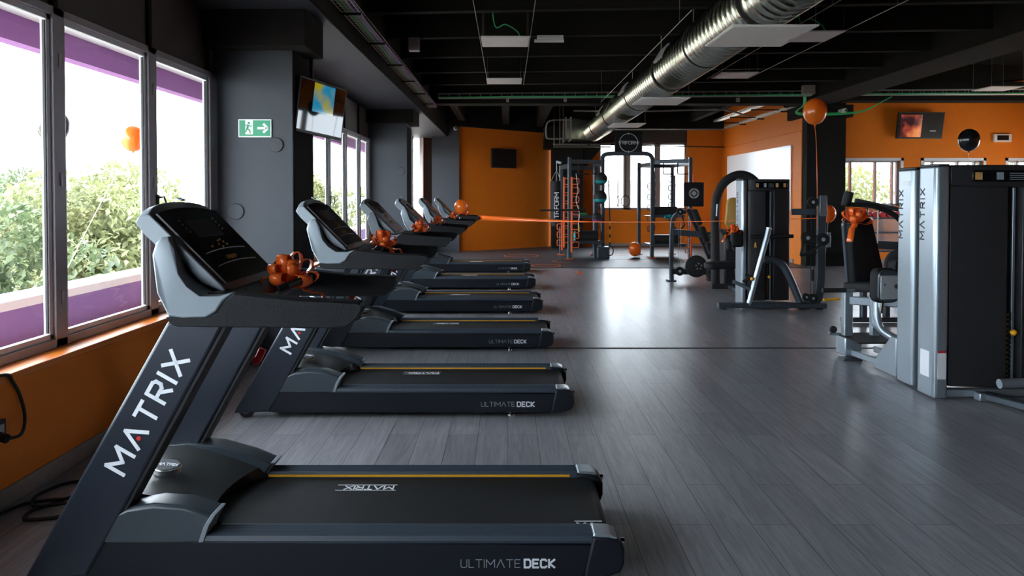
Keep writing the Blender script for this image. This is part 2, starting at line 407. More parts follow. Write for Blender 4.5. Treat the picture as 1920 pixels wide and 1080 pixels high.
# ---- joists and beams
A = R(-4)
k = 0
for i in range(-3, 5):
    y = 8.5 + 1.38*i
    for (xa, xb) in ((-1.68, 6.3), (7.1, 12.6)):
        if xa > 5 and y > 12: continue
        mb = MB()
        L_ = [(xa, y+(xa-.0)*-.07), (xb, y+xb*-.07)]
        (x0, y0), (x1, y1) = L_
        mb.loft([[(x0, y0-.06, 3.72), (x0, y0+.06, 3.72), (x0, y0+.05, CEIL), (x0, y0-.05, CEIL)], [(x1, y1-.06, 3.72), (x1, y1+.06, 3.72), (x1, y1+.05, CEIL), (x1, y1-.05, CEIL)]])
        k += 1
        struct(mb.build('ceiling_joist_%d' % k, 'beam_paint', bevel=.005), 'dark concrete ceiling joist')
struct(MB().box(6.3, 7.1, -4.2, 16.5, 3.57, CEIL).build('ceiling_beam_3', 'beam_paint', bevel=.01), 'long dark beam running the length of the room')
struct(MB().box(-1.68, 6.3, 15.35, 15.75, 3.52, CEIL).build('ceiling_beam_4', 'beam_paint', bevel=.01), 'dark cross beam over the edge of the mat')
struct(MB().box(7.1, 12.6, 15.1, 15.5, 3.55, 3.95).build('ceiling_beam_5', 'beam_paint', bevel=.01), 'dark cross beam in the right bay')
struct(MB().prism_y([(7.1, 3.95), (10.2, 3.95), (12.6, 4.18), (12.6, CEIL), (7.1, CEIL)], 15.1, 15.5).build('ceiling_beam_8', 'beam_paint', smooth=False), 'dark panel over the cross beam in the right bay')
struct(MB().box(8.6, 9.6, 5.0, 10.9, 3.45, CEIL).build('ceiling_beam_6', 'slate_paint', bevel=.01), 'dark boxed duct in the right bay')
for i, x in enumerate((-1.25, -.05, .95, 5.1)):
    struct(MB().box(x-.09, x+.09, 15.75, 21.9, 3.62, CEIL).build('ceiling_joist_%d' % (30+i), 'beam_paint', bevel=.005), 'short joist beyond the cross beam')
struct(MB().box(2.7, 6.0, 20.0, 20.4, 3.42, CEIL).build('ceiling_beam_7', 'black_paint', bevel=.01), 'black beam before the back windows')

# ---- far end walls
def wall_seg(name, a, b_, z0, z1, m, t=.15):
    a, b_ = Vector((*a, 0)), Vector((*b_, 0)); d = (b_-a).normalized(); n = Vector((-d.y, d.x, 0))*t
    return struct(MB().loft([[a+Vector((0,0,z)), b_+Vector((0,0,z)), b_+n+Vector((0,0,z)), a+n+Vector((0,0,z))] for z in (z0, z1)]).build(name, m, smooth=False))
wall_seg('wall_back_left', (-1.40, 20.1), (1.42, 22.4), 0, 3.5, 'orange_paint')
wall_seg('wall_back_header', (-2.2, 19.0), (1.42, 21.95), 3.47, CEIL, 'black_paint')
wall_seg('wall_left_corner', (-2.1, 19.95), (-1.35, 20.0), 0, 3.55, 'slate_paint', .3)
wall_seg('wall_left_return', (-2.68, 19.6), (-2.60, 19.9), 0, CEIL, 'black_paint')
# slim angled window between the far pillar and the corner
wn[0] += 1
a, b_ = Vector((-2.66, 19.60, 0)), Vector((-2.42, 20.30, 0)); d = (b_-a).normalized()
mb = MB()
def seg_box(mb, s0, s1, z0, z1, t=.05):
    n = Vector((-d.y, d.x, 0))*t; p, q = a+d*s0, a+d*s1
    mb.loft([[p-n+Vector((0,0,z)), q-n+Vector((0,0,z)), q+n+Vector((0,0,z)), p+n+Vector((0,0,z))] for z in (z0, z1)])
Lw = (b_-a).length
for q in ((0,.05,.66,3.42),(Lw-.05,Lw,.66,3.42),(0,Lw,.66,.74),(0,Lw,3.35,3.42)): seg_box(mb, *q)
wr = struct(mb.build('window_%d' % wn[0], 'frame_white', org=(a.x, a.y, .66)), 'tall narrow window beyond the far pillar')
mb = MB(); seg_box(mb, .05, Lw-.05, .74, 3.35, .003); mb.build('pane', 'window_glass', wr, smooth=False)
wall_seg('wall_left_corner_2', (-2.66, 19.62), (-2.42, 20.32), 3.42, CEIL, 'black_paint')
wall_seg('wall_left_corner_3', (-2.66, 19.62), (-2.42, 20.32), 0, .66, 'orange_paint')
wall_seg('wall_left_corner_4', (-2.42, 20.3), (-2.05, 20.5), 0, CEIL, 'black_paint')
# black column, far left of the rack
mb = MB().box(1.33, 2.25, 21.45, 22.3, 0, 3.1)
struct(mb.build('wall_back_column', 'black_paint', bevel=.01), 'black column in the back corner')
struct(MB().box(1.08, 2.75, 21.35, 22.35, 2.98, 3.62).build('wall_back_column_2', 'black_paint', bevel=.01), 'black head of the back column')
struct(MB().prism_y([(2.25, 3.0), (2.25, 2.3), (2.8, 3.0)], 21.5, 22.2).build('wall_back_column_3', 'black_paint'), 'slanted bracket of the back column')
struct(MB().box(2.2, 2.56, 22.0, 22.4, 0, 3.35).build('wall_back_nib', 'orange_paint', smooth=False))
# back wall with the bright window group
YB = 22.2
def back(name, x0, x1, z0, z1, m='orange_paint', y=YB, t=.25): return struct(MB().box(x0, x1, y, y+t, z0, z1).build(name, m, smooth=False))
back('wall_back', 2.5, 6.75, 0, 1.13); back('wall_back_2', 2.5, 2.80, 1.13, 3.4); back('wall_back_3', 5.52, 6.75, 1.13, CEIL)
back('wall_back_4', 2.80, 5.52, 3.20, CEIL, 'brown_panel')
def window_back(x0, x1, z0, z1, posts, m='frame_grey', y=YB+.04, w=.06, label='grey framed window in the back wall', sash='frame_grey'):
    wn[0] += 1; mb = MB()
    mb.box(x0, x1, y, y+.08, z0, z0+w); mb.box(x0, x1, y, y+.08, z1-w, z1); mb.box(x0, x0+w, y, y+.08, z0, z1); mb.box(x1-w, x1, y, y+.08, z0, z1)
    for p, pw in posts: mb.box(p-pw/2, p+pw/2, y, y+.08, z0, z1)
    r = struct(mb.build('window_%d' % wn[0], m, org=((x0+x1)/2, y, z0), bevel=.004), label)
    ed = [x0]+[p for p, _ in posts]+[x1]
    for u, v in zip(ed[:-1], ed[1:]):
        mb = MB(); mb.box(u+.02, v-.02, y+.03, y+.036, z0+.03, z1-.03); mb.build('pane', 'window_glass', r, smooth=False)
    return r
struct(MB().box(2.15, 2.85, 22.15, 22.5, 3.3, CEIL).build('wall_back_5', 'black_paint', smooth=False))
window_back(2.80, 5.52, 1.13, 3.20, [(3.68, .22), (4.62, .18)], w=.07, m='skirting')
# orange side wall with whiteboard
struct(MB().box(6.6, 6.85, 16.2, 22.4, 0, CEIL).build('wall_right_far', 'orange_paint', smooth=False))
struct(MB().box(6.58, 6.60, 16.6, 22.2, 0, .1).build('baseboard_right', 'skirting', smooth=False))
struct(MB().box(2.56, 6.6, 22.17, 22.2, 0, .1).build('baseboard_back', 'skirting', smooth=False))
wb = MB().box(6.572, 6.598, 16.75, 21.6, 1.22, 2.74).build('whiteboard', 'board_white', org=(6.59, 19.2, 1.2), bevel=.004)
tag(wb, 'large white board mounted on the orange side wall', 'whiteboard')
# black column at right
struct(MB().box(6.62, 7.48, 15.95, 16.75, 0, CEIL).build('wall_right_column', 'black_paint', bevel=.01), 'black column at the end of the side wall')
struct(MB().box(6.5, 7.62, 15.9, 16.8, 3.3, 3.57).build('wall_right_column_2', 'black_paint', bevel=.01), 'black head of the right column')
# far right wall with three windows and mirrors under them
YR = 16.4
WX = [(7.58, 8.94), (9.46, 10.82), (11.38, 12.45)]
def rw(name, x0, x1, z0, z1, m='orange_paint'): return struct(MB().box(x0, x1, YR, YR+.22, z0, z1).build(name, m, smooth=False))
rw('wall_far_right', 7.3, 12.9, 2.38, 4.6); rw('wall_far_right_2', 7.3, 12.9, 0, 1.33)
xs = [7.3]+[v for p in WX for v in p]+[12.9]
for i in range(0, len(xs), 2): rw('wall_far_right_%d' % (3+i), xs[i], xs[i+1], 1.33, 2.38)
struct(MB().box(7.48, 12.6, YR-.02, YR, 0, .11).build('baseboard_far_right', 'skirting', smooth=False))
for x0, x1 in WX:
    r = window_back(x0, x1, 1.33, 2.38, [(x0+.25, .045), (x0+.82, .045), (x1-.15, .045)], y=YR+.06, label='low window in the orange far right wall')
    mb = MB()
    for b4 in ((x0-.06, x1+.06, 2.36, 2.42), (x0-.06, x0, .42, 2.42), (x1, x1+.06, .42, 2.42), (x0-.06, x1+.06, .36, .43)): mb.box(b4[0], b4[1], YR-.012, YR+.01, b4[2], b4[3])
    mb.build('surround', 'frame_white', r, smooth=False)
    mb = MB().box(x0, x1, YR-.008, YR+.002, .43, 1.28); mb.build('mirror', 'chrome', r, smooth=False)
for i, (y0, y1, z0, z1) in enumerate([(-4.2, 16.6, 0, .7), (-4.2, 16.6, 2.3, CEIL), (-4.2, 11.2, .7, 2.3), (15.4, 16.6, .7, 2.3)]):
    struct(MB().box(12.5, 12.8, y0, y1, z0, z1).build('wall_right' if not i else 'wall_right_%d' % (i+1), 'orange_paint', smooth=False))
EB = .06
window_left(11.2, 15.4, [(12.6, .1), (14.0, .1)], x=12.6, z0=.7, z1=2.3)
struct(MB().box(-2.9, 12.8, -4.4, -4.2, 0, CEIL).build('wall_behind', 'slate_paint', smooth=False))
struct(MB().prism_z([(-2.45, 19.6), (6.58, 19.6), (6.58, 22.15), (2.6, 22.15), (1.3, 22.1), (-1.3, 19.95), (-2.4, 19.95)], 0, .0115).build('floor_far_end', 'rubber_mat', smooth=False), 'rubber floor reaching the back walls')
wall_seg('wall_back_header_2', (1.30, 22.02), (2.6, 22.02), 3.3, CEIL, 'black_paint')
# roof edge behind the windows (purple eave) and the terrace outside
ev = struct(MB().box(-4.12, -3.98, -5, 24, 2.80, 3.08).build('wall_outside_eave', 'purple_eave', smooth=False), 'purple eave of the terrace roof')
struct(MB().box(-4.0, -2.85, -5, 24, 3.02, 3.10).build('ceiling_terrace', 'white_plaster', smooth=False))
struct(MB().box(-4.1, -2.85, -5, 24, 3.10, 4.3).build('wall_outside_attic', 'white_plaster', smooth=False))
pr = struct(MB().box(-4.30, -4.05, -5, 24, .1, .63).build('wall_outside_parapet', 'purple_plaster', smooth=False), 'purple parapet of the terrace')
struct(MB().box(-4.36, -4.0, -5, 24, .63, .71).build('wall_outside_coping', 'white_plaster', bevel=.01), 'white coping of the terrace parapet')
struct(MB().box(-4.1, -2.85, -5, 24, .1, .34).build('floor_terrace', 'terrace', smooth=False))
struct(MB().box(-4.4, 13, -5, 23, -3.5, -.25).build('wall_building_below', 'white_plaster', smooth=False))
# ================================================================= OUTSIDE
gr = MB().box(-90, 90, -40, 110, -3.7, -3.5).build('ground', 'pale_ground', smooth=False); tag(gr, kind='structure')
def tree_mesh(name, m, n=11000, seed=1, h=6.2, rad=3.0, leafsz=.105):
    rnd = random.Random(seed); mb = MB()
    blobs = []
    for i in range(15):
        a = rnd.uniform(0, 2*PI); q = rnd.uniform(.1, .75)*rad
        blobs.append((Vector((q*math.cos(a), q*math.sin(a), h*rnd.uniform(.30, .86))), rnd.uniform(.32, .52)*rad))
    bm = mb.b
    for i in range(n):
        c, r = blobs[rnd.randrange(len(blobs))]
        v = Vector((rnd.gauss(0,1), rnd.gauss(0,1), rnd.gauss(0,1))).normalized()*r*rnd.uniform(.75, 1.04)
        p = c+Vector((v.x, v.y, v.z*.8)); s = leafsz*rnd.uniform(.6, 1.4)
        q = Matrix.Rotation(rnd.uniform(0, 6.3), 3, 'Z') @ Matrix.Rotation(rnd.uniform(-1.3, 1.3), 3, 'X')
        bm.faces.new([bm.verts.new(p+q@Vector(k)) for k in ((-s*.5,-s,0),(s*.5,-s*.2,.02),(s*.4,s,0),(-s*.5,s*.3,.03))])
    me = bpy.data.meshes.new(name); bm.to_mesh(me); bm.free(); me.materials.append(MATS[m]); return me
cm = [tree_mesh('crown', 'leaf_light', seed=3), tree_mesh('crown', 'leaf_mid', seed=8)]
tb = MB().lathe((0,0,0), [(.25,0),(.17,1.2),(.13,3.0),(.05,4.5)], 10)
me_t = bpy.data.meshes.new('trunk'); tb.b.to_mesh(me_t); tb.b.free(); me_t.materials.append(MATS['bark'])
TREES = [ # x, y, scale, which, label
 (-9.0, 11.6, .80, 1, 'bushy green tree just beyond the terrace seen through the middle pane'),
 (-14.9, 11.0, .86, 0, 'light green tree outside at the left edge of the first window'),
 (-10.4, 17.8, .90, 0, 'light green tree outside behind the right hand pane'),
 (-15.6, 18.0, .93, 1, 'mid green tree farther out, behind the middle pane'),
 (-20.4, 21.5, .98, 0, 'pale green tree in the outer row outside the left pane'),
 (-13.6, 24.6, 1.0, 0, 'tall pale tree in the outer row outside the right pane'),
 (-19.5, 29.0, 1.0, 1, 'far green tree on the outside horizon left of the pillar'),
 (-9.0, 32.0, 1.0, 0, 'distant tree outside beyond the second window group'),
 (-21.5, 14.5, .88, 0, 'pale tree outside at the far left of the picture'),
 (12.4, 27.2, 1.0, 0, 'leafy tree outside the window beside the right black column'),
 (18.2, 27.0, 1.05, 1, 'leafy tree outside the window above the weight towers'),
 (24.5, 27.0, 1.0, 0, 'leafy tree outside the last window on the right')]
for i, (x, y, s, w, lab) in enumerate(TREES):
    t = empty('tree', (x, y, -3.5), lab, 'tree', 'trees outside the windows'); t.scale = (s, s, s); t.rotation_euler.z = i*1.3
    c = bpy.data.objects.new('crown', cm[w]); COL.objects.link(c); c.parent = t
    c = bpy.data.objects.new('trunk', me_t); COL.objects.link(c); c.parent = t
# a low pale house far off
h = empty('house', (-29, 37, -3.5), 'low pale house with a reddish roof far outside behind the trees', 'house')
h0 = MB().box(-33, -25, 34, 40, -3.5, 1.6).build('wall', 'house_wall', h, smooth=False)
MB().prism_y([(-33.5, 1.6), (-24.5, 1.6), (-29, 2.9)], 33.7, 40.3).build('roof', 'house_roof', h, smooth=False)
h = empty('building', (3, 37, -3.5), 'pale building standing opposite the back windows', 'building')
MB().box(-4, 9, 34, 40, -3.5, 2.1).build('wall', 'house_wall', h, smooth=False)
MB().box(-4.2, 9.2, 33.8, 40, 2.1, 2.3).build('roof', 'white_plaster', h, smooth=False)
def balloon(loc, r, m, label, string_to=None, group=None, tilt=0, ribbon='wire_steel'):
    x, y, z = loc
    root = empty('balloon', loc, label, 'balloon', group)
    prof = [(.001, r*1.08)]+[(r*math.sin(a), r*(1.08 if a < PI/2 else 1.25)*math.cos(a)) for a in [PI*i/16 for i in range(1, 15)]]+[(r*.10, -r*1.22), (r*.05, -r*1.27), (r*.12, -r*1.36), (.001, -r*1.33)]
    MB().lathe(loc, prof, 28).build('skin', m, root, ang=60)
    if string_to:
        MB().tube(smoothpath([(x, y, z-r*1.3), ((x*2+string_to[0])/3+.01, (y*2+string_to[1])/3, (z*2+string_to[2])/3), string_to], 5), .004, 5).build('string', ribbon, root)
    root.rotation_euler.y = tilt
    return root
balloon((-3.25, 5.16, 2.06), .105, 'balloon_black', 'black balloon floating outside the first window', (-4.02, 5.0, .72))
balloon((-3.35, 6.45, 2.07), .10, 'balloon_orange', 'orange balloon floating outside the middle window pane', (-4.02, 6.4, .72))
# ================================================================= TREADMILLS
YC = 3.19
tm = empty('treadmill', (-.70, YC, 0), 'nearest treadmill, in the foreground with its whole black running belt in view', 'treadmill', 'treadmills lined up along the windows')
# deck
dk = MB().box(-1.72, .36, 2.86, 3.52, .06, .165).build('deck', 'body_black', tm, bevel=.01)
def belt():
    pr = [(-1.62, .186), (-1.2, .187), (.375, .187), (.405, .178), (.422, .158), (.425, .135), (.41, .105), (.36, .09), (-1.62, .09)]
    b_ = MB().prism_y(pr, 2.915, 3.465).build('belt', 'belt', tm, bevel=.003)
    l = MB()
    lettering(l, 'MATRIX', (-.535, 3.36, .1875), (-1, 0, 0), (0, -1, 0), .040, .007, .010)   # upside down, read from the console
    l.box(-.80, -.52, 3.368, 3.372, .187, .1885); l.box(-.80, -.52, 3.308, 3.311, .187, .1885)
    lettering(l, 'MA', (.29, 2.945, .1875), (1, 0, 0), (0, 1, 0), .032, .007, .012); l.box(.28, .395, 2.99, 2.994, .187, .1885)
    l.build('lettering', 'letter_white', b_, smooth=False)
belt()
def side(s):
    """s = -1 camera side, +1 far side"""
    Y = lambda d: YC + s*d           # distance from the middle line
    def yy(a, b_): return (min(Y(a), Y(b_)), max(Y(a), Y(b_)))
    y0, y1 = yy(.345, .373)
    pn = MB().prism_y([(-1.74, .05), (-1.66, .185), (-1.60, .187), (.335, .172), (.30, .038), (-1.60, .038)], y0, y1).build('side_panel', 'deck_black', tm, bevel=.004)
    if s < 0 or True:
        l = MB(); u = (-s, 0, 0); yq = Y(.3735)
        xs = -.185 if s < 0 else .06
        lettering(l, 'ULTIM', (xs, yq, .083), u, (0, 0, 1), .031, .0028, .0085)
        l.build('lettering', 'letter_grey', pn, smooth=False)
        l = MB(); w1 = textwidth('ULTIM', .031, .0085)+.009
        lettering(l, 'ATE', (xs-s*w1, yq, .083), u, (0, 0, 1), .031, .0028, .0085)
        l.build('lettering', 'letter_grey', pn, smooth=False)
        w2 = w1+textwidth('ATE', .031, .0085)+.018
        l = MB(); lettering(l, 'DECK', (xs-s*w2, yq, .083), u, (0, 0, 1), .031, .0075, .0105)
        l.build('lettering', 'letter_white', pn, smooth=False)
    # foot rail: ribbed top
    pr = [(.270, .188), (.276, .2135)]
    for k in range(5): q = .284+k*.0165; pr += [(q, .2140), (q+.005, .2100), (q+.0095, .2100), (q+.0145, .2138)]
    pr += [(.372, .208), (.377, .190), (.372, .178), (.34, .172), (.27, .172)]
    MB().prism_x([(Y(a), z) for a, z in pr], -1.25, .335).build('foot_rail', 'rail_grey', tm)
    a, b_ = yy(.268, .272)
    MB().box(-1.22, .30, a, b_, .192, .2015).build('rail_stripe', 'yellow', tm, smooth=False)
    # rear cap
    a, b_ = yy(.272, .379)
    cap = MB().prism_y([(.300, .036), (.335, .205), (.40, .206), (.445, .190), (.462, .155), (.462, .10), (.448, .062), (.40, .046)], a, b_).build('end_cap', 'deck_black', tm, bevel=.012, seg=3)
    a, b_ = yy(.276, .374)
    MB().prism_y([(.335, .2055), (.345, .2165), (.405, .214), (.432, .202), (.432, .196)], a, b_).build('cap_trim', 'steel_silver', cap, bevel=.003)
    MB().cyl((.452, Y(.33), .168), (.468, Y(.33), .168), .012, 12).build('bolt', 'chrome', cap)
    # mast
    a, b_ = yy(.278, .380)
    ms = MB().prism_y([(-1.915, .035), (-1.335, 1.06), (-1.105, 1.06), (-1.655, .058), (-1.66, .045)], a, b_).build('mast', 'mast_grey' if s < 0 else 'mast_grey', tm, bevel=.014, seg=3)
    u = Vector((.498, 0, .867)); v = Vector((-.867, 0, .498)); l = MB()
    o0 = Vector((-1.415, Y(.3805), .70)); w = textwidth('MATRIX', .080, .034)
    if s < 0:
        st = o0 - u*w/2 - v*.040
        lettering(l, 'MATRIX', st, u, v, .080, .0148, .034); l.build('lettering', 'letter_white', ms, smooth=False)
        dt = st + u*(1.05*.08+.034+.038) + v*.020
        MB().lathe((dt.x, Y(.3805), dt.z), [(.001, .001), (.009, .001), (.009, -.0012), (.001, -.0012)], 14, 'Y').build('red_dot', 'red', ms, smooth=False)
    else:
        st = o0 + u*w/2 - v*.040
        lettering(l, 'MATRIX', st, -u, v, .080, .0148, .034); l.build('lettering', 'letter_white', ms, smooth=False)
    a, b_ = yy(.285, .372)
    MB().prism_y([(-1.655, .07), (-1.115, 1.05), (-1.095, 1.05), (-1.635, .07)], a, b_).build('mast_edge', 'rubber', ms, bevel=.004)
    # wheel and foot
    wq = MB(); a, b_ = yy(.30, .37)
    wq.lathe((-1.83, a, .055), [(.001, 0), (.04, 0), (.053, .008), (.053, b_-a-.008), (.04, b_-a), (.001, b_-a)], 24, 'Y')
    wl = wq.build('wheel', 'rubber', tm)
    MB().lathe((-1.83, Y(.371), .055), [(.001, .003), (.026, .003), (.026, -.003), (.001, -.003)], 16, 'Y').build('hub', 'steel_dark', wl)
    MB().box(-1.86, -1.66, *yy(.29, .36), .045, .11).build('wheel_bracket', 'body_black', tm, bevel=.01)
    f = MB(); f.cyl((.02, Y(.30), .016), (.02, Y(.30), .065), .010, 10); f.lathe((.02, Y(.30), 0), [(.001, 0), (.028, 0), (.026, .012), (.012, .018), (.001, .018)], 16)
    f.build('levelling_foot', 'chrome', tm)
    # cover wing
    a, b_ = yy(.268, .378)
    wg = [(-1.66, .184), (-1.60, .272), (-1.50, .322), (-1.40, .340), (-1.28, .332), (-1.165, .292), (-1.19, .25), (-1.215, .184)]
    if s > 0: wg = [(-1.72, .184), (-1.70, .345), (-1.55, .362), (-1.40, .348), (-1.25, .305), (-1.14, .258), (-1.165, .225), (-1.19, .184)]
    rings = [[(x, Y(d), z-dz*(z-.184)) for x, z in wg] for d, dz in ((.378, .10), (.366, .02), (.33, 0), (.262, .03))]
    wo = MB().loft(rings).build('cover_wing', 'wing_grey', tm, bevel=.004)
    rings = [[(x+.002, Y(d), z) for x, z in ((-1.17, .297), (-1.153, .295), (-1.180, .25), (-1.203, .186), (-1.222, .186), (-1.20, .25))] for d in (.27, .381)]
    if s > 0: rings = [[(x, Y(d), z) for x, z in ((-1.145, .262), (-1.125, .260), (-1.15, .225), (-1.178, .186), (-1.198, .186), (-1.17, .225))] for d in (.27, .381)]
    MB().loft(rings).build('wing_lip', 'pod_grey', wo, bevel=.002)
    # pod: grey ear that joins console, arm and mast
    P = [(-1.407,1.32),(-1.396,1.367),(-1.373,1.388),(-1.345,1.390),(-1.322,1.35),(-1.284,1.25),(-1.235,1.205),(-1.17,1.168),(-1.09,1.168),(-1.038,1.185),(-1.075,1.150),(-1.10,1.11),(-1.14,1.087),(-1.233,1.084),(-1.288,1.094),(-1.345,1.18)]
    dd = lambda z: .478-.125*(lambda t: t*t*(3-2*t))(min(1, max(0, (z-1.10)/.26)))
    cx, cz = -1.21, 1.20
    rings = []
    for d, k_ in ((0, .93), (.007, .975), (.022, 1.0)):
        rings.append([(cx+(x-cx)*k_, Y(dd(z)-d), cz+(z-cz)*k_) for x, z in P])
    rings.append([(x, Y(.29), z) for x, z in P])
    MB().loft(rings).build('pod', 'pod_grey', tm, ang=40, bevel=.003)
    # dark pocket beside the console
    P2 = [(-1.38,1.30),(-1.37,1.36),(-1.33,1.37),(-1.285,1.29),(-1.22,1.215),(-1.12,1.172),(-1.0,1.16),(-1.0,1.12),(-1.25,1.11)]
    a, b_ = yy(.27, .315)
    MB().prism_y(P2, a, b_).build('cup_pocket', 'body_black', tm, bevel=.01)
    # arm
    P3 = [(-1.292,1.092),(-1.275,1.062),(-1.25,1.054),(-.66,1.048),(-.61,1.056),(-.578,1.085),(-.556,1.126),(-.560,1.142),(-.575,1.149),(-.80,1.160),(-1.035,1.188),(-1.075,1.150),(-1.10,1.11),(-1.14,1.090)]
    rings = [[(x, Y(d), 1.10+(z-1.10)*k_) for x, z in P3] for d, k_ in ((.476, .88), (.468, .98), (.455, 1), (.405, 1), (.39, .97), (.384, .88))]
    MB().loft(rings).build('handrail', 'pad_black', tm, ang=30)
side(-1); side(1)
# hood over the motor: lofted arch with a dip in the middle
rings = []
for i in range(15):
    t = -1+2*i/14; d = t*.27
    dip = (1-t*t)
    top = [(-1.74, .19), (-1.735, .30-.02*dip), (-1.69, .345-.02*dip), (-1.58, .348-.01*dip), (-1.45, .325-.012*dip), (-1.32, .285-.02*dip), (-1.20-.10*dip*.6, .240-.005*dip), (-1.155-.14*dip, .196), (-1.16-.14*dip, .186)]
    rings.append([(x, YC+d, z) for x, z in top])
hood = MB().loft(rings).build('motor_cover', 'cover_grey', tm, ang=30)
bd = MB(); M = Matrix.Translation((-1.500, 3.15, .356)) @ Matrix.Rotation(R(4), 4, 'Y') @ Matrix.Rotation(R(12), 4, 'X')
def badge_disc(z0, z1, r, ry, M):
    mb = MB(); n = 28
    mb.loft([[M @ Vector((r*math.cos(2*PI*i/n), ry*math.sin(2*PI*i/n), z)) for i in range(n)] for z in (z0, z1)]); return mb
bo = badge_disc(-.02, .012, .060, .050, M).build('badge', 'chrome', hood, bevel=.004)
bface = badge_disc(.010, .014, .050, .040, M)
l = MB(); q = M.to_3x3()
lettering(l, 'MATRIX', M @ Vector((0, -.009, .0145)), q @ Vector((1, 0, 0)), q @ Vector((0, 1, 0)), .018, .0035, .0035, center=True)
bface.build('badge_face', 'mast_back', bo)
lt = l.build('badge_lettering', 'letter_white', bo, smooth=False)
# console
def fz(t): return .034*(1-t*t)
rings = []
for i in range(13):
    t = -1+2*i/12; y = YC+t*.315; k = fz(t); b_ = .012*abs(t)**6
    rings.append([(x, y, z) for x, z in [(-1.12-b_, 1.165+b_), (-1.132-b_, 1.190), (-1.425-b_*.5-k*.7, 1.488+k*.715-b_), (-1.440-k*.7, 1.502+k*.715-b_*2), (-1.475-k*.6, 1.492+k*.7-b_*2), (-1.490-k*.4, 1.462+k*.5-b_*1.5), (-1.468+b_, 1.40), (-1.40+b_, 1.335), (-1.345+b_, 1.25), (-1.27, 1.15), (-1.16, 1.14)]])
con = MB().loft(rings).build('console', 'pod_grey', tm, ang=28, bevel=.004)
fd = Vector((-.293, 0, .298)).normalized(); fn = Vector((.713, 0, .701))   # up along the face, normal
F0 = Vector((-1.132, YC, 1.190))
def face_patch(mb, s0, s1, w0, w1, h=.003, sink=-.004):     # s along the face in m, w half widths
    n = 10; ring0, ring1 = [], []
    pts = [(-w0, s0), (w0, s0)]+[(w1-2*w1*i/n, s1+.026*(1-(1-2*i/n)**2)*(s1 > .36)) for i in range(n+1)]
    for hh, r_ in ((sink, ring0), (h, ring1)):
        for w, s_ in pts: r_.append(F0+fd*s_+Vector((0, w, 0))+fn*hh)
    mb.loft([ring0, ring1]); return mb
scr = face_patch(MB(), .012, .405, .285, .290, .0035).build('screen', 'glass_black', con)
mb = MB()
for s_ in (.095, .168):
    mb.tube([F0+fd*(s_+.012*(1-(k_/6)**2))+fn*.0045+Vector((0, k_*.036, 0)) for k_ in range(-6, 7)], .0022, 5)
mb.build('trim_line', 'silver_plate', scr)
mb = MB(); rr = random.Random(4)
for yk in (-.035, 0, .035):
    c = F0+fd*.13+fn*.004+Vector((0, yk-.02, 0)); mb.sphere(c, .011, 10)
mb.build('dial_buttons', 'gold_print', scr)
mb = MB()
for a, b_ in ((-.10, .20), (-.02, .205), (.0, .225), (.03, .23), (.045, .215), (.0, .19), (.06, .20)): mb.sphere(F0+fd*b_+fn*.003+Vector((0, a, 0)), .006, 8)
mb.build('keys', 'yellow', scr)
for sgn in (-1, 1):
    mb = MB()
    for k_ in range(4): mb.sphere(F0+fd*(.29+.022*k_)+fn*.003+Vector((0, sgn*.17, 0)), .0045, 8)
    mb.build('side_keys', 'silver_plate', scr)
face_patch(MB(), .255, .355, .13, .13, .0045).build('display', 'rubber', scr)
MB().cbox(Vector((-1.447, YC, 1.5365)), (.03, .035, .008), ry=R(20)).build('sensor', 'letter_grey', con, bevel=.003)
# tray between the arms
MB().prism_y([(-1.20, 1.10), (-1.18, 1.175), (-1.05, 1.168), (-.995, 1.150), (-.985, 1.125), (-1.02, 1.095)], YC-.385, YC+.385).build('tray', 'body_black', tm, bevel=.01)
MB().tube([(-.955, YC-.20, 1.165), (-.93, YC-.18, 1.172), (-.93, YC+.18, 1.172), (-.955, YC+.20, 1.165), (-1.0, YC+.2, 1.15)], .016, 10).build('front_grip', 'pad_black', tm)
# safety clip on its cord
sc_ = MB().tube(smoothpath([(-1.02, YC+.33, 1.12), (-1.25+.02, YC+.375, .98), (-1.242, YC+.39, .90), (-1.24, YC+.40, .79)], 5), .002, 5).build('safety_cord', 'rubber', tm)
mb = MB().cbox((-1.24, YC+.40, .755), (.035, .03, .07), ry=R(25)); mb.cbox((-1.262, YC+.40, .73), (.03, .035, .04), ry=R(-10))
mb.build('safety_clip', 'red', sc_, bevel=.006)
YS = [3.19, 5.37, 7.54, 9.80, 12.25, 14.85]
TL = ['second treadmill from the camera, with a droopy orange bow behind it on the tray', 'third treadmill from the camera, counting from the foreground', 'fourth treadmill from the camera, its console before the far pillar',
      'fifth treadmill from the camera, last but one of the row', 'farthest treadmill of the row, at the edge of the rubber mat']
TMS = [tm]+[clone(tm, dy=y-YC, label=lb) for y, lb in zip(YS[1:], TL)]

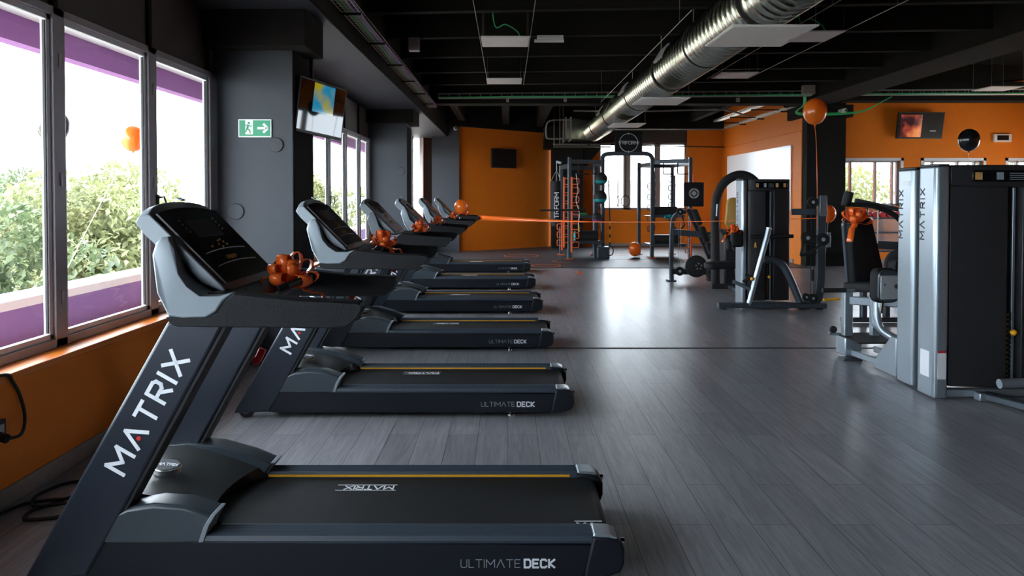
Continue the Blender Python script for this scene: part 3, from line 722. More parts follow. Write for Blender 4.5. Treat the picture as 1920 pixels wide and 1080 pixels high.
# ---- gift bows
def bow(loc, r, label, seed, n=13, tails=1, flat=.75, name='gift_bow', lean=(0,0,0)):
    rnd = random.Random(seed); mb = MB(); c = Vector(loc); w = r*.40
    for i in range(n):
        a = 2*PI*i/n*1.0+rnd.uniform(-.2, .2); e = [R(14), R(46), R(76)][i % 3]+rnd.uniform(-.15, .15)
        d = Vector((math.cos(a)*math.cos(e), math.sin(a)*math.cos(e), math.sin(e)*flat)); d.normalize()
        sd = Vector((-math.sin(a), math.cos(a), 0)); upv = sd.cross(d)
        L_ = r*rnd.uniform(.82, 1.08); ringc = []
        for k in range(15):
            t = k/14; th = 2*PI*t
            u = L_*.5*(1-math.cos(th)); v = L_*.24*math.sin(th)*(.6+.4*math.sin(PI*t))
            ww = w*(.25+.75*math.sin(PI*t)**.6)
            ringc.append((c+d*u+upv*v, ww))
        for side_ in (1,):
            vs_ = [[mb.b.verts.new(p-sd*ww*.5), mb.b.verts.new(p+upv*.0+d*ww*.05), mb.b.verts.new(p+sd*ww*.5)] for p, ww in ringc]
            for A_, B_ in zip(vs_[:-1], vs_[1:]):
                for q in range(2): mb.b.faces.new([A_[q], A_[q+1], B_[q+1], B_[q]])
    o = mb.build(name, 'ribbon', org=loc, ang=80)
    md = o.modifiers.new('thick', 'SOLIDIFY'); md.thickness = .0012
    tag(o, label, 'bow', 'orange ribbon bows')
    for t_ in range(tails):
        a = rnd.uniform(0, 6.28) if tails > 1 else R(200); mb = MB(); d = Vector((math.cos(a), math.sin(a), 0)); sd = Vector((-d.y, d.x, 0))
        pr_ = [(c+d*r*k*.28+Vector((0, 0, -.01*k*k*r*3+.02*math.sin(k*2)))) for k in range(7)]
        vs_ = [[mb.b.verts.new(p-sd*w*.45), mb.b.verts.new(p+sd*w*.45)] for p in pr_]
        for A_, B_ in zip(vs_[:-1], vs_[1:]): mb.b.faces.new([A_[0], A_[1], B_[1], B_[0]])
        q = mb.build('tail', 'ribbon', o, ang=80); md = q.modifiers.new('thick', 'SOLIDIFY'); md.thickness = .0012
    return o
bow((-.98, 3.20, 1.165), .135, 'big glossy orange ribbon bow on the tray of the nearest treadmill', 5, n=16, tails=2)
bow((-.93, 5.38, 1.19), .115, 'orange ribbon bow on the tray of the second treadmill', 9, n=16, tails=4)
bow((-.93, 7.58, 1.185), .12, 'orange ribbon bow on the tray of the third treadmill', 12, n=17, tails=2)
bow((-.96, 9.85, 1.18), .11, 'orange ribbon bow on the tray of the fourth treadmill', 14, n=15, tails=2)
bow((-.92, 12.2, 1.18), .11, 'orange ribbon bow on the tray of the fifth treadmill', 15, n=11, tails=1)
bow((-.90, 14.8, 1.17), .12, 'orange ribbon bow under the balloon on the farthest treadmill', 16, n=11, tails=2)
# ================================================================= DUCT, TRAYS, LAMPS, SCREENS, SIGNS
DX, DZ, DR = 2.37, 3.37, .285
duct = empty('ventilation_duct', (DX, 12, DZ), 'big silver spiral ventilation duct running along the ceiling', 'duct')
# spiral seams: a tube with a helical ridge every 9 cm
mb = MB(); SEG = 40; y = 2.2; rings = []
def duct_ring(y, r): return [(DX+r*math.cos(2*PI*i/SEG), y+.18*(i/SEG-.5)*0, DZ+r*math.sin(2*PI*i/SEG)) for i in range(SEG)]
y = 2.2
while y < 19.9:
    rings += [duct_ring(y, DR-.004), duct_ring(y+.055, DR-.009), duct_ring(y+.100, DR-.004), duct_ring(y+.112, DR+.010), duct_ring(y+.124, DR+.013), duct_ring(y+.136, DR+.010), duct_ring(y+.146, DR-.004)]
    y += .148
mb.loft(rings).build('spiral_tube', 'spiral_duct', duct, ang=30)
for yb in (4.6, 6.6, 8.6, 10.45, 12.9, 15.9, 18.4):
    MB().lathe((DX, yb, DZ), [(DR-.01, -.02), (DR+.013, -.02), (DR+.013, .02), (DR-.01, .02)], 40, 'Y').build('joint_band', 'rubber', duct)
    MB().tube([(DX-.10, yb+.25, DZ+DR-.01), (DX-.10, yb+.25, CEIL)], .006, 6).build('hanger', 'wire_steel', duct)
for yb in (10.0, 13.3, 16.7):
    M = Matrix.Translation((DX, yb, DZ)) @ Matrix.Rotation(R(-58), 4, 'Y')
    MB().box(-.10, .10, -.26, .26, DR-.02, DR+.022, M).build('air_grille', 'frame_grey', duct, bevel=.006)
# transition box at the far end
mb = MB()
ringc = [(1.86+.0, y_, z_) for y_, z_ in ()]
mb.loft([duct_ring(19.88, DR-.004), duct_ring(20.0, DR-.03)])
mb.build('duct_end', 'spiral_duct', duct)
tb_ = empty('duct_plenum', (1.9, 20.2, 3.3), 'flat silver sheet metal box at the far end of the spiral duct', 'duct box')
mb = MB().loft([[(2.3, 19.93, 3.12), (2.3, 20.35, 3.12), (2.3, 20.35, 3.62), (2.3, 19.93, 3.62)], [(1.78, 19.85, 3.13), (1.78, 20.5, 3.13), (1.78, 20.5, 3.70), (1.78, 19.85, 3.70)], [(1.60, 19.85, 3.13), (1.60, 20.5, 3.13), (1.60, 20.5, 3.70), (1.60, 19.85, 3.70)]])
mb.build('sheet_box', 'spiral_duct', tb_, ang=20)
for x in (1.60, 1.74): MB().box(x-.02, x+.02, 19.82, 20.53, 3.10, 3.73).build('flange', 'wire_steel', tb_)
for i, (z, r) in enumerate([(3.08, .028), (3.01, .018)]):
    tag(MB().tube([(1.35, 21.325+.01*i, z), (3.05, 21.325+.01*i, z)], r, 10).build('steel_pipe', 'wire_steel', org=(1.5, 21.33, z)), ['thick silver pipe below the duct box', 'thin silver pipe just under the thick one, below the duct box'][i], 'pipe')
lp = MB().tube(smoothpath([(1.7, 19.86, 3.66), (1.2, 19.7, 3.62), (1.06, 19.7, 3.5), (1.05, 19.7, 3.2), (1.14, 19.7, 3.12), (1.62, 19.86, 3.14)], 6), .022, 8).build('pipe_loop', 'wire_steel', org=(1.05, 19.7, 3.1))
tag(lp, 'silver pipe bent in a loop left of the duct box', 'pipe')
for i, x in enumerate((1.28, 1.44, 1.53)):
    tag(MB().cyl((x, 19.95, 2.98), (x, 19.95, CEIL), .009, 6).build('threaded_rod', 'wire_steel', org=(x, 19.95, 2.98)), ['leftmost', 'middle', 'rightmost'][i]+' of the three hanging rods beside the duct box', 'rod')

def led_panel(x0, x1, y0, y1, z, label, cable=False):
    r = empty('ceiling_light', ((x0+x1)/2, (y0+y1)/2, z), label, 'light panel', 'white panels hung from the ceiling')
    MB().box(x0, x1, y0, y1, z, z+.012).build('frame', 'pvc_white', r, bevel=.002)
    MB().box(x0+.012, x1-.012, y0+.012, y1-.012, z-.003, z).build('diffuser', 'panel_white', r, smooth=False)
    for sx in (x0+.02, x1-.02):
        for sy in (y0+.02, y1-.02): MB().cyl((sx, sy, z+.01), (sx, sy, z+.25 if z < 3 else CEIL), .0012, 4).build('suspension_wire', 'wire_steel', r)
    cx, cy = x1-.1, (y0+y1)/2
    if cable: MB().tube(smoothpath([(cx, cy, z+.015), (cx-.05, cy, z+.13), (cx-.2, cy, z+.22), (cx-.33, cy, z+.20), (cx-.38, cy, z+.6)], 6), .008, 6).build('cable', 'cable_green', r)
    return r
led_panel(-.33, .27, 8.8, 9.4, 3.49, 'white light panel left of the duct, the nearer of the wired pair', True)
led_panel(-.36, .24, 12.1, 12.7, 3.52, 'white light panel left of the duct, the farther of the wired pair')
led_panel(1.70, 2.36, 5.48, 6.24, 2.84, 'large white light panel under the nearest stretch of duct')
led_panel(1.77, 2.42, 9.55, 10.30, 2.85, 'white light panel under the middle of the duct')
led_panel(2.00, 2.63, 13.7, 14.5, 2.93, 'small white light panel under the far end of the duct')
led_panel(3.40, 4.0, 8.55, 9.15, 3.50, 'white light panel just behind the large one under the duct', True)
led_panel(3.40, 4.0, 11.5, 12.1, 3.52, 'white light panel right of the duct, beyond the middle')
led_panel(8.6, 9.2, 12.85, 13.4, 3.50, 'white light panel in the right bay')
for i, (x, y0, y1, z) in enumerate([(-.35, 6, 12.8, 3.53), (.28, 6, 12.8, 3.53), (1.78, 7, 13.8, 3.35), (3.36, 7, 12.2, 3.53), (4.04, 7, 12.2, 3.53)]):
    w = MB().cyl((x, y0, z), (x, y1, z), .004, 6)
    for yy in (y0+.5, y1-.1): w.cyl((x, yy, z), (x, yy, CEIL), .0018, 5)
    tag(w.build('span_wire', 'wire_steel', org=(x, y0, z)), ['leftmost long steel wire above the left light panels', 'second long steel wire above the left light panels', 'steel wire left of the spiral duct', 'steel wire right of the duct, the left one of a pair', 'steel wire right of the duct, the right one of a pair'][i], 'wire')
fl = empty('fluorescent_light', (.55, 9.45, 3.55), 'small white tube light fitting between the left panels and the duct', 'light fitting')
MB().box(.40, .75, 9.74, 9.90, 3.67, 3.72).build('housing', 'pvc_white', fl, bevel=.005)
MB().tube([(.36, 9.80, 3.655), (.76, 9.80, 3.655)], .022, 12).build('tube', 'panel_white', fl)
tag(MB().box(-1.36, -1.22, 9.90, 10.04, 3.55, 3.725).build('junction_box', 'skirting', org=(-1.25, 9.35, 3.5), bevel=.004), 'small grey box at the ceiling beside the left cable tray', 'box')

# wire cable trays with cables
def tray(name, pts, w, label, cables=('cable_green',), h=.05, pitch=.1, n=5, side=None):
    a, b_ = Vector(pts[0]), Vector(pts[1]); d = (b_-a); L_ = d.length; d.normalize(); s = Vector((-d.y, d.x, 0))
    if side: s = Vector(side)
    u = d.cross(s) if d.cross(s).z > 0 else s.cross(d)
    r = empty(name, tuple(a), label, 'cable tray')
    mb = MB()
    for i in range(n): o = s*(w*(i/(n-1)-.5)); mb.tube([a+o, b_+o], .005, 4)
    for sg in (-1, 1): o = s*(w/2*sg)+u*h; mb.tube([a+o, b_+o], .005, 4)
    k = 0
    while k <= L_:
        p = a+d*k; mb.tube([p+s*w/2+u*h, p+s*w/2, p-s*w/2, p-s*w/2+u*h], .003, 4, up=d); k += pitch
    mb.build('wire_basket', 'wire_steel', r)
    for j, cc in enumerate(cables):
        o = s*(w*(.8*j/max(1, len(cables)-1)-.4) if len(cables) > 1 else 0)
        rnd = random.Random(j*7+len(name)); q = []
        m = max(4, int(L_/.8))
        for i in range(m+1): q.append(a+d*(L_*i/m)+o+s*rnd.uniform(-.012, .012)+u*(.016+rnd.uniform(0, .012)))
        MB().tube(smoothpath(q, 3), .014, 6).build('cable', cc, r)
    return r
t1 = tray('cable_tray', ((-1.57, 3.0, 3.38), (-1.57, 15.1, 3.40)), .17, 'long wire cable tray with green and violet cables along the window side', ('cable_violet', 'cable_violet', 'cable_green', 'cable_green', 'rubber'))
for y in [4.4, 5.8, 7.2, 8.6, 10, 11.4, 12.8, 14.2]: MB().box(-1.70, -1.46, y-.015, y+.015, 3.355, 3.372).build('bracket', 'beam_paint', t1)
t2 = tray('cable_tray', ((-1.45, 15.15, 3.60), (6.2, 14.75, 3.60)), .12, 'wire cable tray with green cables crossing the room before the mat', ('cable_green', 'wire_steel'), pitch=.22, h=.10, n=3)
for x in (.0, 1.2, 3.4, 4.8): MB().box(x-.03, x+.03, 15.02, 15.1, 3.52, 3.60).build('bracket', 'skirting', t2)
t3 = tray('cable_tray', ((7.15, 14.8, 3.62), (12.3, 14.6, 3.62)), .12, 'wire cable tray with green cables in the right bay', ('cable_green', 'wire_steel'), pitch=.22, h=.10, n=3)
for i, (z, x) in enumerate(((3.56, 6.45), (3.60, 5.75))):
    t = tray('cable_tray', ((x, 16.3, z), (x, 21.8 if not i else 20.2, z)), .12, ['wire tray on the orange side wall, the one nearer the wall', 'shorter wire tray beside the orange side wall'][i], ('panel_white', 'panel_white'), pitch=.12)
    for y in (17, 18.6, 20): MB().box(x-.02, 6.6, y-.02, y+.02, z-.03, z-.006).build('bracket', 'beam_paint', t)
gb = MB()
rnd = random.Random(3)
for i in range(4):
    o = rnd.uniform(-.06, .06)
    gb.tube(smoothpath([(6.1+o, 14.8, 3.60), (6.2+o, 15.1, 3.46+o*.5), (6.25+o, 15.6, 3.40+o), (6.45, 15.82+o*.4, 3.36+o), (7.1, 15.80+o*.4, 3.36+o), (7.7, 15.70, 3.40+o*.5), (7.8, 15.05, 3.52), (7.9, 14.85, 3.60)], 6), .009, 6)
tag(gb.build('cable_bundle', 'cable_green', org=(6.6, 15.8, 3.36)), 'bundle of green cables looping round the head of the right column', 'cables')
tag(MB().box(5.98, 6.22, 14.6, 14.72, 3.62, 3.80).build('junction_box', 'skirting', org=(6.1, 14.7, 3.6), bevel=.005), 'grey junction box at the right end of the cross tray', 'box')
tag(MB().cyl((2.35, 21.3, 3.08), (6.58, 21.9, 3.04), .016, 8).build('conduit', 'rubber', org=(2.35, 21.3, 3.08)), 'thin black rod crossing above the back windows', 'conduit')
tag(MB().tube([(6.585, 21.8, 3.02), (6.585, 16.2, 3.02)], .013, 8).build('conduit', 'orange_paint', org=(6.58, 16.2, 3.0)), 'orange painted conduit above the white board', 'conduit')
tag(MB().tube(smoothpath([(1.6, 17.5, 3.62), (3.2, 17.4, 3.6), (4.6, 17.3, 3.62), (5.2, 17.2, 3.60), (5.7, 17.1, 3.45)], 5), .02, 8).build('hose', 'wire_steel', org=(1.6, 17.5, 3.6)), 'thin hose hanging under the ceiling right of the duct', 'hose')

# ---- cameras
def dome_cam(loc, label, d=(0,-1,0)):
    r = empty('security_camera', loc, label, 'camera'); x, y, z = loc
    MB().cyl((x, y+.1, z), (x, y-.02, z), .05, 16).build('base', 'pvc_white', r, bevel=.004)
    c = MB().sphere((x+.02, y-.07, z), .055, 18).build('ball', 'pvc_white', r)
    MB().sphere((x+.03, y-.105, z-.005), .03, 14).build('lens', 'dark_lens', c)
dome_cam((-1.45, 19.85, 3.42), 'white dome camera at the top of the dark corner wall')
dome_cam((7.32, 15.80, 3.42), 'white camera on the head of the right black column')

# ---- screens
def screen_mat(name, kind):
    m = bpy.data.materials.new(name); m.use_nodes = True; n = m.node_tree.nodes; L = m.node_tree.links; b = n['Principled BSDF']
    b.inputs['Base Color'].default_value = (.004, .004, .005, 1); b.inputs['Roughness'].default_value = .06; b.inputs['Specular IOR Level'].default_value = 1
    tc = n.new('ShaderNodeTexCoord'); nz = n.new('ShaderNodeTexNoise'); L.new(tc.outputs['Object'], nz.inputs[0]); rp = n.new('ShaderNodeValToRGB'); L.new(nz.outputs['Fac'], rp.inputs[0]); L.new(rp.outputs[0], b.inputs['Emission Color'])
    e = rp.color_ramp.elements
    if kind == 'cartoon':
        nz.inputs['Scale'].default_value = 3.1
        e[0].position = .40; e[0].color = (.55, .50, .02, 1); e[1].position = .52; e[1].color = (0, .35, .62, 1); b.inputs['Emission Strength'].default_value = .16
    else:
        nz.inputs['Scale'].default_value = 3.5
        e[0].position = .42; e[0].color = (.012, .006, .016, 1); e[1].position = .68; e[1].color = (.75, .25, .08, 1)
        k_ = e.new(.55); k_.color = (.35, .05, .03, 1); b.inputs['Emission Strength'].default_value = .30
    MATS[name] = m
screen_mat('screen_cartoon', 'cartoon'); screen_mat('screen_warm', 'warm')
def television(c, w, h, rz, rx, label, sm, picture=None, t=.05, roll=0):
    r = empty('television', c, label, 'television')
    M = Matrix.Translation(c) @ Matrix.Rotation(rz, 4, 'Z') @ Matrix.Rotation(rx, 4, 'X') @ Matrix.Rotation(roll, 4, 'Y')   # faces -Y before turning
    hb = MB().box(-w/2, w/2, -.005, t, -h/2, h/2, M).build('housing', 'body_black', r, bevel=.006)
    bz = .018
    MB().box(-w/2+bz, w/2-bz, -.008, -.004, -h/2+bz*1.6, h/2-bz, M).build('screen', sm, r, smooth=False)
    if picture: picture(r, M)
    MB().box(-.06, .06, t, t+.10, -.12, .12, M).build('wall_bracket', 'body_black', r)
    return r, M
def pic1(r, M):
    MB().box(-.14, .16, -.0095, -.0075, -.04, .235, M).build('picture', 'screen_cartoon', r, smooth=False)
tv, M = television((-1.80, 6.98, 2.39), .68, .52, R(64), R(5.2), 'glossy tilted television hanging beside the near pillar', 'tv_glass', pic1, roll=R(4))
MB().tube([(-1.90, 7.0, 2.60), (-1.90, 7.0, 3.2)], .02, 8).build('ceiling_pole', 'body_black', tv)
tv, M = television((-.10, 20.95, 2.65), .90, .56, R(38), R(0), 'black switched off television on the orange back wall', 'screen_off')
cn = MB().cyl((-.10, 21.20, 2.9), (-.10, 21.20, 3.45), .012, 8).build('conduit', 'orange_paint', org=(-.1, 21.2, 2.9)); tag(cn, 'orange painted conduit above the television on the back wall', 'conduit')
def pic2(r, M):
    MB().box(-.47, .02, -.0095, -.0075, -.26, .24, M).build('picture', 'screen_warm', r, smooth=False)
    MB().box(.22, .36, -.0095, -.0075, -.135, -.105, M).build('caption', 'letter_grey', r, smooth=False)
tv, M = television((9.28, 16.22, 3.14), 1.05, .60, R(2), R(10), 'television showing a warm picture on the far right wall', 'screen_off', pic2)
MB().tube([(9.0, 16.3, 3.3), (9.0, 16.3, 3.6)], .015, 8).build('cable_cover', 'orange_paint', tv)
ck = empty('digital_clock', (11.25, 16.36, 2.87), 'small white framed digital display high on the far right wall', 'display')
MB().box(11.02, 11.42, 16.34, 16.40, 2.78, 2.96).build('frame', 'panel_white', ck, bevel=.008)
MB().box(11.09, 11.35, 16.335, 16.345, 2.82, 2.93).build('screen', 'glass_black', ck, smooth=False)

# ---- exit sign on the near pillar
ex = empty('exit_sign', (-2.31, 6.59, 2.17), 'green and white emergency exit sign with running man and arrow', 'exit sign')
Y0 = 6.59
MB().box(-2.462, -2.155, Y0-.003, Y0+.01, 2.088, 2.255).build('plate', 'sign_white', ex, bevel=.006)
MB().box(-2.450, -2.167, Y0-.0045, Y0-.002, 2.10, 2.243).build('green_field', 'sign_green', ex, smooth=False)
MB().box(-2.395, -2.325, Y0-.0055, Y0-.004, 2.115, 2.243).build('white_doorway', 'sign_white', ex, smooth=False)
mb = MB()
def stick(mb, a, b_, w, y=Y0-.0062):
    a, b_ = Vector(a), Vector(b_); d = (b_-a).normalized(); m = Vector((-d.y, d.x))*w/2
    mb.loft([[(p.x, yy, p.y) for p in (a+m, a-m, b_-m, b_+m)] for yy in (y, y+.0012)])
mb.lathe((-2.362, Y0-.0062, 2.218), [(.001, 0), (.011, 0), (.011, .001), (.001, .001)], 14, 'Y')
for a, b_, w in [((-2.368,2.204),(-2.378,2.162),.019), ((-2.378,2.165),(-2.352,2.150),.011), ((-2.352,2.152),(-2.352,2.122),.010), ((-2.380,2.165),(-2.393,2.137),.011), ((-2.393,2.138),(-2.425,2.128),.010),
                 ((-2.366,2.200),(-2.344,2.186),.008), ((-2.344,2.187),(-2.332,2.196),.007), ((-2.372,2.202),(-2.395,2.197),.008), ((-2.395,2.197),(-2.404,2.180),.007)]: stick(mb, a, b_, w)
mb.build('running_figure', 'sign_green', ex, smooth=False)
mb = MB()
for a, b_, w in [((-2.285,2.171),(-2.205,2.171),.022), ((-2.232,2.211),(-2.190,2.171),.022), ((-2.232,2.131),(-2.190,2.171),.022)]: stick(mb, a, b_, w)
mb.build('arrow', 'sign_white', ex, smooth=False)

# ---- sockets and floor cables on the left
for (y, z, lab) in [(3.50, .40, 'black power socket low on the orange wall at the left edge'), (6.36, .40, 'black power socket on the orange wall behind the first treadmill')]:
    s_ = empty('power_socket', (XW, y, z), lab, 'socket'); MB().box(XW, XW+.012, y-.05, y+.05, z-.05, z+.05).build('plate', 'body_black', s_, bevel=.004)
    MB().box(XW+.012, XW+.018, y-.03, y+.03, z-.03, z+.03).build('insert', 'frame_grey', s_, bevel=.003)
    MB().cyl((XW+.01, y-.01, z-.02), (XW+.06, y-.01, z-.035), .022, 12).build('plug', 'rubber', s_)
cb = MB().tube(smoothpath([(XW+.06, 3.49, .365), (XW+.08, 3.56, .37), (XW+.03, 3.66, .43), (XW+.012, 3.65, .54), (XW+.012, 3.60, .62), (XW+.02, 3.55, .665), (XW+.0, 3.45, .672), (XW-.05, 3.2, .672)], 8), .0085, 8).build('wall_cable', 'rubber', org=(XW, 3.5, .4))
tag(cb, 'black cord looping from the wall socket up over the orange sill', 'cord')
cp = [(-1.80, 3.50, .20), (-2.02, 3.68, .22), (-2.16, 3.72, .14), (-2.20, 3.70, .03), (-2.26, 3.60, .012), (-2.33, 3.50, .01), (-2.30, 3.40, .012), (-2.18, 3.42, .01), (-2.06, 3.50, .01), (-2.02, 3.62, .02), (-2.10, 3.66, .012), (-2.22, 3.52, .03), (-2.36, 3.55, .012), (-2.42, 3.68, .012), (-2.36, 3.84, .01), (-2.22, 3.84, .012), (-2.12, 3.74, .02), (-2.2, 3.60, .03), (-2.32, 3.62, .01), (-2.42, 3.56, .012), (-2.47, 3.40, .01), (-2.46, 3.2, .01)]
cb = MB().tube(smoothpath(cp, 7), .0085, 8).build('floor_cable', 'rubber', org=(-2.25, 3.6, 0)); tag(cb, 'tangled black power cord on the floor in front of the nearest treadmill', 'cord')
# ================================================================= TRAINING RIG AT THE FAR END
rig = empty('training_rig', (2.98, 18.1, 0), 'tall black and orange functional training rig with two towers and a round logo board', 'training rig')
def post(x, y, z1, w=.09, m='steel_dark', z0=.012):
    p = MB().rtube([(x, y, z0), (x, y, z1)], w, w, up=(0,1,0)).build('post', m, rig)
    MB().box(x-.09, x+.09, y-.09, y+.09, z0, z0+.02).build('foot_plate', 'orange_metal', p, bevel=.003)
    return p
MATS['rig_black'] = MATS['steel_dark']
LX, RX = (1.51, 2.36), (3.58, 4.46)
for x, y, z in [(1.51, 17.6, 2.50), (2.36, 17.9, 2.44), (1.40, 18.9, 2.35), (2.30, 19.1, 2.44), (3.59, 17.9, 2.44), (4.46, 17.6, 2.50), (3.48, 19.1, 2.44), (4.36, 19.1, 2.40)]: post(x, y, z)
def bar(a, b_, w=.06, h=.10, name='crossbar', m='steel_dark'): return MB().rtube([a, b_], w, h, up=(0,0,1)).build(name, m, rig)
bar((1.55, 17.62, 2.40), (2.36, 17.9, 2.40)); bar((3.59, 17.9, 2.40), (4.46, 17.62, 2.42)); bar((1.40, 18.9, 2.3), (2.30, 19.1, 2.3)); bar((3.48, 19.1, 2.35), (4.36, 19.1, 2.35))
bar((1.51, 17.6, 2.3), (1.40, 18.9, 2.3)); bar((2.36, 17.9, 2.35), (2.30, 19.1, 2.35)); bar((3.59, 17.9, 2.35), (3.48, 19.1, 2.35)); bar((4.46, 17.6, 2.35), (4.36, 19.1, 2.35))
# arch joining the towers
ar = MB().rtube(smoothpath([(2.36, 17.9, 2.40), (2.36, 17.9, 2.52), (2.48, 17.88, 2.60), (3.0, 17.88, 2.61), (3.46, 17.88, 2.60), (3.58, 17.9, 2.50), (3.59, 17.9, 2.38)], 6), .10, .12, up=(0,1,0)).build('arch', 'steel_dark', rig)
sg = MB().box(2.64, 3.33, 17.82, 17.86, 2.58, 3.17).build('logo_board', 'body_black', rig, bevel=.03)
l = MB(); lettering(l, 'TRIFORM', (2.985, 17.815, 2.835), (1,0,0), (0,0,1), .075, .015, .018, center=True); l.build('lettering', 'letter_white', sg, smooth=False)
mb = MB(); mb.tube([(2.985+.225*math.cos(2*PI*i/36), 17.815, 2.872+.225*math.sin(2*PI*i/36)) for i in range(36)], .007, 6, up=(0,1,0), closed=True)
for a in (0, 90, 180, 270): mb.tube([(2.985+r*math.cos(R(a)), 17.815, 2.872+r*math.sin(R(a))) for r in (.195, .255)], .006, 5, up=(0,1,0))
mb.build('ring_mark', 'letter_white', sg)
tb2 = MB().box(4.26, 4.75, 17.42, 17.46, 1.30, 1.89).build('target_board', 'body_black', rig, bevel=.03)
mb = MB(); c0 = (4.505, 17.415, 1.62)
for a in (0, 90, 180, 270):
    n = 8; o = [(c0[0]+.125*math.cos(R(a+8+74*i/n)), c0[2]+.125*math.sin(R(a+8+74*i/n))) for i in range(n+1)]; q = [(c0[0]+.085*math.cos(R(a+8+74*i/n)), c0[2]+.085*math.sin(R(a+8+74*i/n))) for i in range(n+1)]
    for i in range(n): mb.loft([[(o[i][0], y, o[i][1]), (o[i+1][0], y, o[i+1][1]), (q[i+1][0], y, q[i+1][1]), (q[i][0], y, q[i][1])] for y in (17.414, 17.419)])
    mb.tube([(c0[0]+r*math.cos(R(a)), 17.416, c0[2]+r*math.sin(R(a))) for r in (.06, .135)], .004, 5, up=(0,1,0))
mb.lathe(c0, [(.001, -.002), (.055, -.002), (.055, .004), (.001, .004)], 20, 'Y')
mb.build('target_mark', 'silver_plate', tb2)
# orange hook rails
def hook_rail(x, y, z0, z1, n, dx, m='orange_metal', w=.10):
    r = MB().rtube([(x, y-.01, z0), (x, y-.01, z1)], .045, .045, up=(0,1,0)).build('hook_rail', m, rig)
    for i in range(n):
        z = z0+.12+(z1-z0-.3)*i/(n-1)
        MB().tube(smoothpath([(x, y-.03, z), (x+dx*.8, y-.03, z), (x+dx, y-.03, z+.02), (x+dx, y-.03, z+.12), (x+dx*.8, y-.03, z+.14), (x, y-.03, z+.14)], 4), .011, 6, up=(0,1,0)).build('hook', m, r)
hook_rail(1.38, 17.62, .3, 2.02, 8, .13); hook_rail(1.56, 17.56, .18, 2.02, 8, .17); hook_rail(1.36, 18.0, .2, .9, 3, -.12)
hook_rail(4.47, 17.54, .05, 1.25, 5, -.14); hook_rail(4.52, 17.54, 1.3, 2.1, 3, .12)
hook_rail(3.86, 19.05, .5, 2.2, 6, -.16, 'steel_dark'); hook_rail(4.40, 19.0, .9, 2.1, 5, -.16, 'steel_dark'); hook_rail(3.80, 19.1, .3, 2.2, 8, .1, 'steel_dark')
# pull up handles
for x0 in (1.75, 2.1, 3.85, 4.2):
    MB().tube(smoothpath([(x0, 17.8, 2.38), (x0-.0, 17.8, 2.14), (x0+.03, 17.8, 2.10), (x0+.26, 17.8, 2.10)], 4), .016, 8).build('grip_handle', 'rubber', rig)
# shelves and boxes low in the towers
for x0, x1, z, y0, y1 in [(1.62, 2.35, .38, 17.7, 18.9), (1.62, 2.35, 1.0, 18.2, 18.9), (3.6, 4.4, .30, 17.8, 19.0), (3.6, 4.4, 1.02, 17.9, 19.0)]:
    s_ = MB().box(x0, x1, y0, y1, z, z+.03).build('shelf', 'steel_dark', rig, bevel=.004)
    MB().rtube([(x0, y0, z+.05), (x1, y0, z+.05)], .03, .05).build('shelf_lip', 'steel_dark', s_)
MB().tube([(.78, 17.50, 1.21), (1.9, 17.50, 1.22)], .024, 10).build('barbell_arm', 'rubber', rig)
MB().rtube([(1.40, 18.9, 2.42), (1.28, 18.98, 2.46)], .05, .07).build('bag_arm', 'steel_dark', rig)
MB().box(2.22, 2.52, 17.75, 18.05, .012, .30).build('anchor_box', 'steel_dark', rig, bevel=.02)
MB().rtube([(2.2, 18.0, .012), (2.2, 18.0, 2.3)], .12, .12, up=(0,1,0)).build('ball_column', 'steel_dark', rig)
# punching bag
bg_ = empty('punching_bag', (1.28, 18.98, .75), 'black punching bag with white vertical lettering hung on chains', 'punching bag')
MB().lathe((1.28, 18.98, 0), [(.001, .74), (.12, .74), (.155, .78), (.16, .85), (.16, 1.92), (.155, 1.95), (.001, 1.95)], 28).build('body', 'upholstery', bg_)
l = MB(); lettering(l, 'TRIFORM', (1.33, 18.815, .98), (0,0,1), (-1,0,0), .11, .020, .022); l.build('lettering', 'letter_white', bg_, smooth=False)
mb = MB()
for a in (0, 90, 180, 270):
    q0 = Vector((1.28+.14*math.cos(R(a)), 18.98+.14*math.sin(R(a)), 1.95)); q1 = Vector((1.28, 18.98, 2.22)); n = 9
    for i in range(n):
        p0 = q0.lerp(q1, i/n); p1 = q0.lerp(q1, (i+1.15)/n); mb.tube([p0, p1], .007 if i % 2 else .010, 5)
for i in range(8): mb.tube([(1.28+(i % 2)*.006, 18.98, 2.2+i*.033), (1.28-(i % 2)*.006, 18.98, 2.24+i*.033)], .009, 5)
mb.build('chain', 'wire_steel', bg_)
def ball(loc, r, m, stripe, label, name='medicine_ball'):
    x, y, z = loc; o = empty(name, loc, label, 'ball', 'balls on the rig')
    MB().sphere(loc, r, 28).build('shell', m, o)
    MB().lathe(loc, [(math.sqrt(r*r-a*a)+.003, a) for a in (-r*.75, -r*.62, -r*.45, -r*.3)], 28, 'Z').build('band', stripe, o)
ball((2.29, 17.68, 1.98), .155, 'rubber', 'teal', 'black medicine ball with a teal band, upper one on the left tower')
ball((2.27, 17.67, 1.53), .165, 'rubber', 'teal', 'black medicine ball with a teal side, middle of the left tower')
ball((2.20, 17.72, 1.02), .13, 'rubber', 'purple_band', 'dark medicine ball under the two larger ones on the left tower')
def roll(a, b_, r, m, cap, label, name='foam_roller'):
    o = empty(name, a, label, 'roller', 'equipment stored on the rig'); MB().cyl(a, b_, r, 24).build('body', m, o, bevel=.01)
    a, b_ = Vector(a), Vector(b_); d = (a-b_).normalized(); MB().cyl(a+d*.002, a+d*.012, r*.85, 24).build('end', cap, o)
roll((1.66, 17.78, .56), (2.22, 17.85, .56), .145, 'rubber', 'teal', 'black power bag with a teal end on the left lower shelf', 'power_bag')
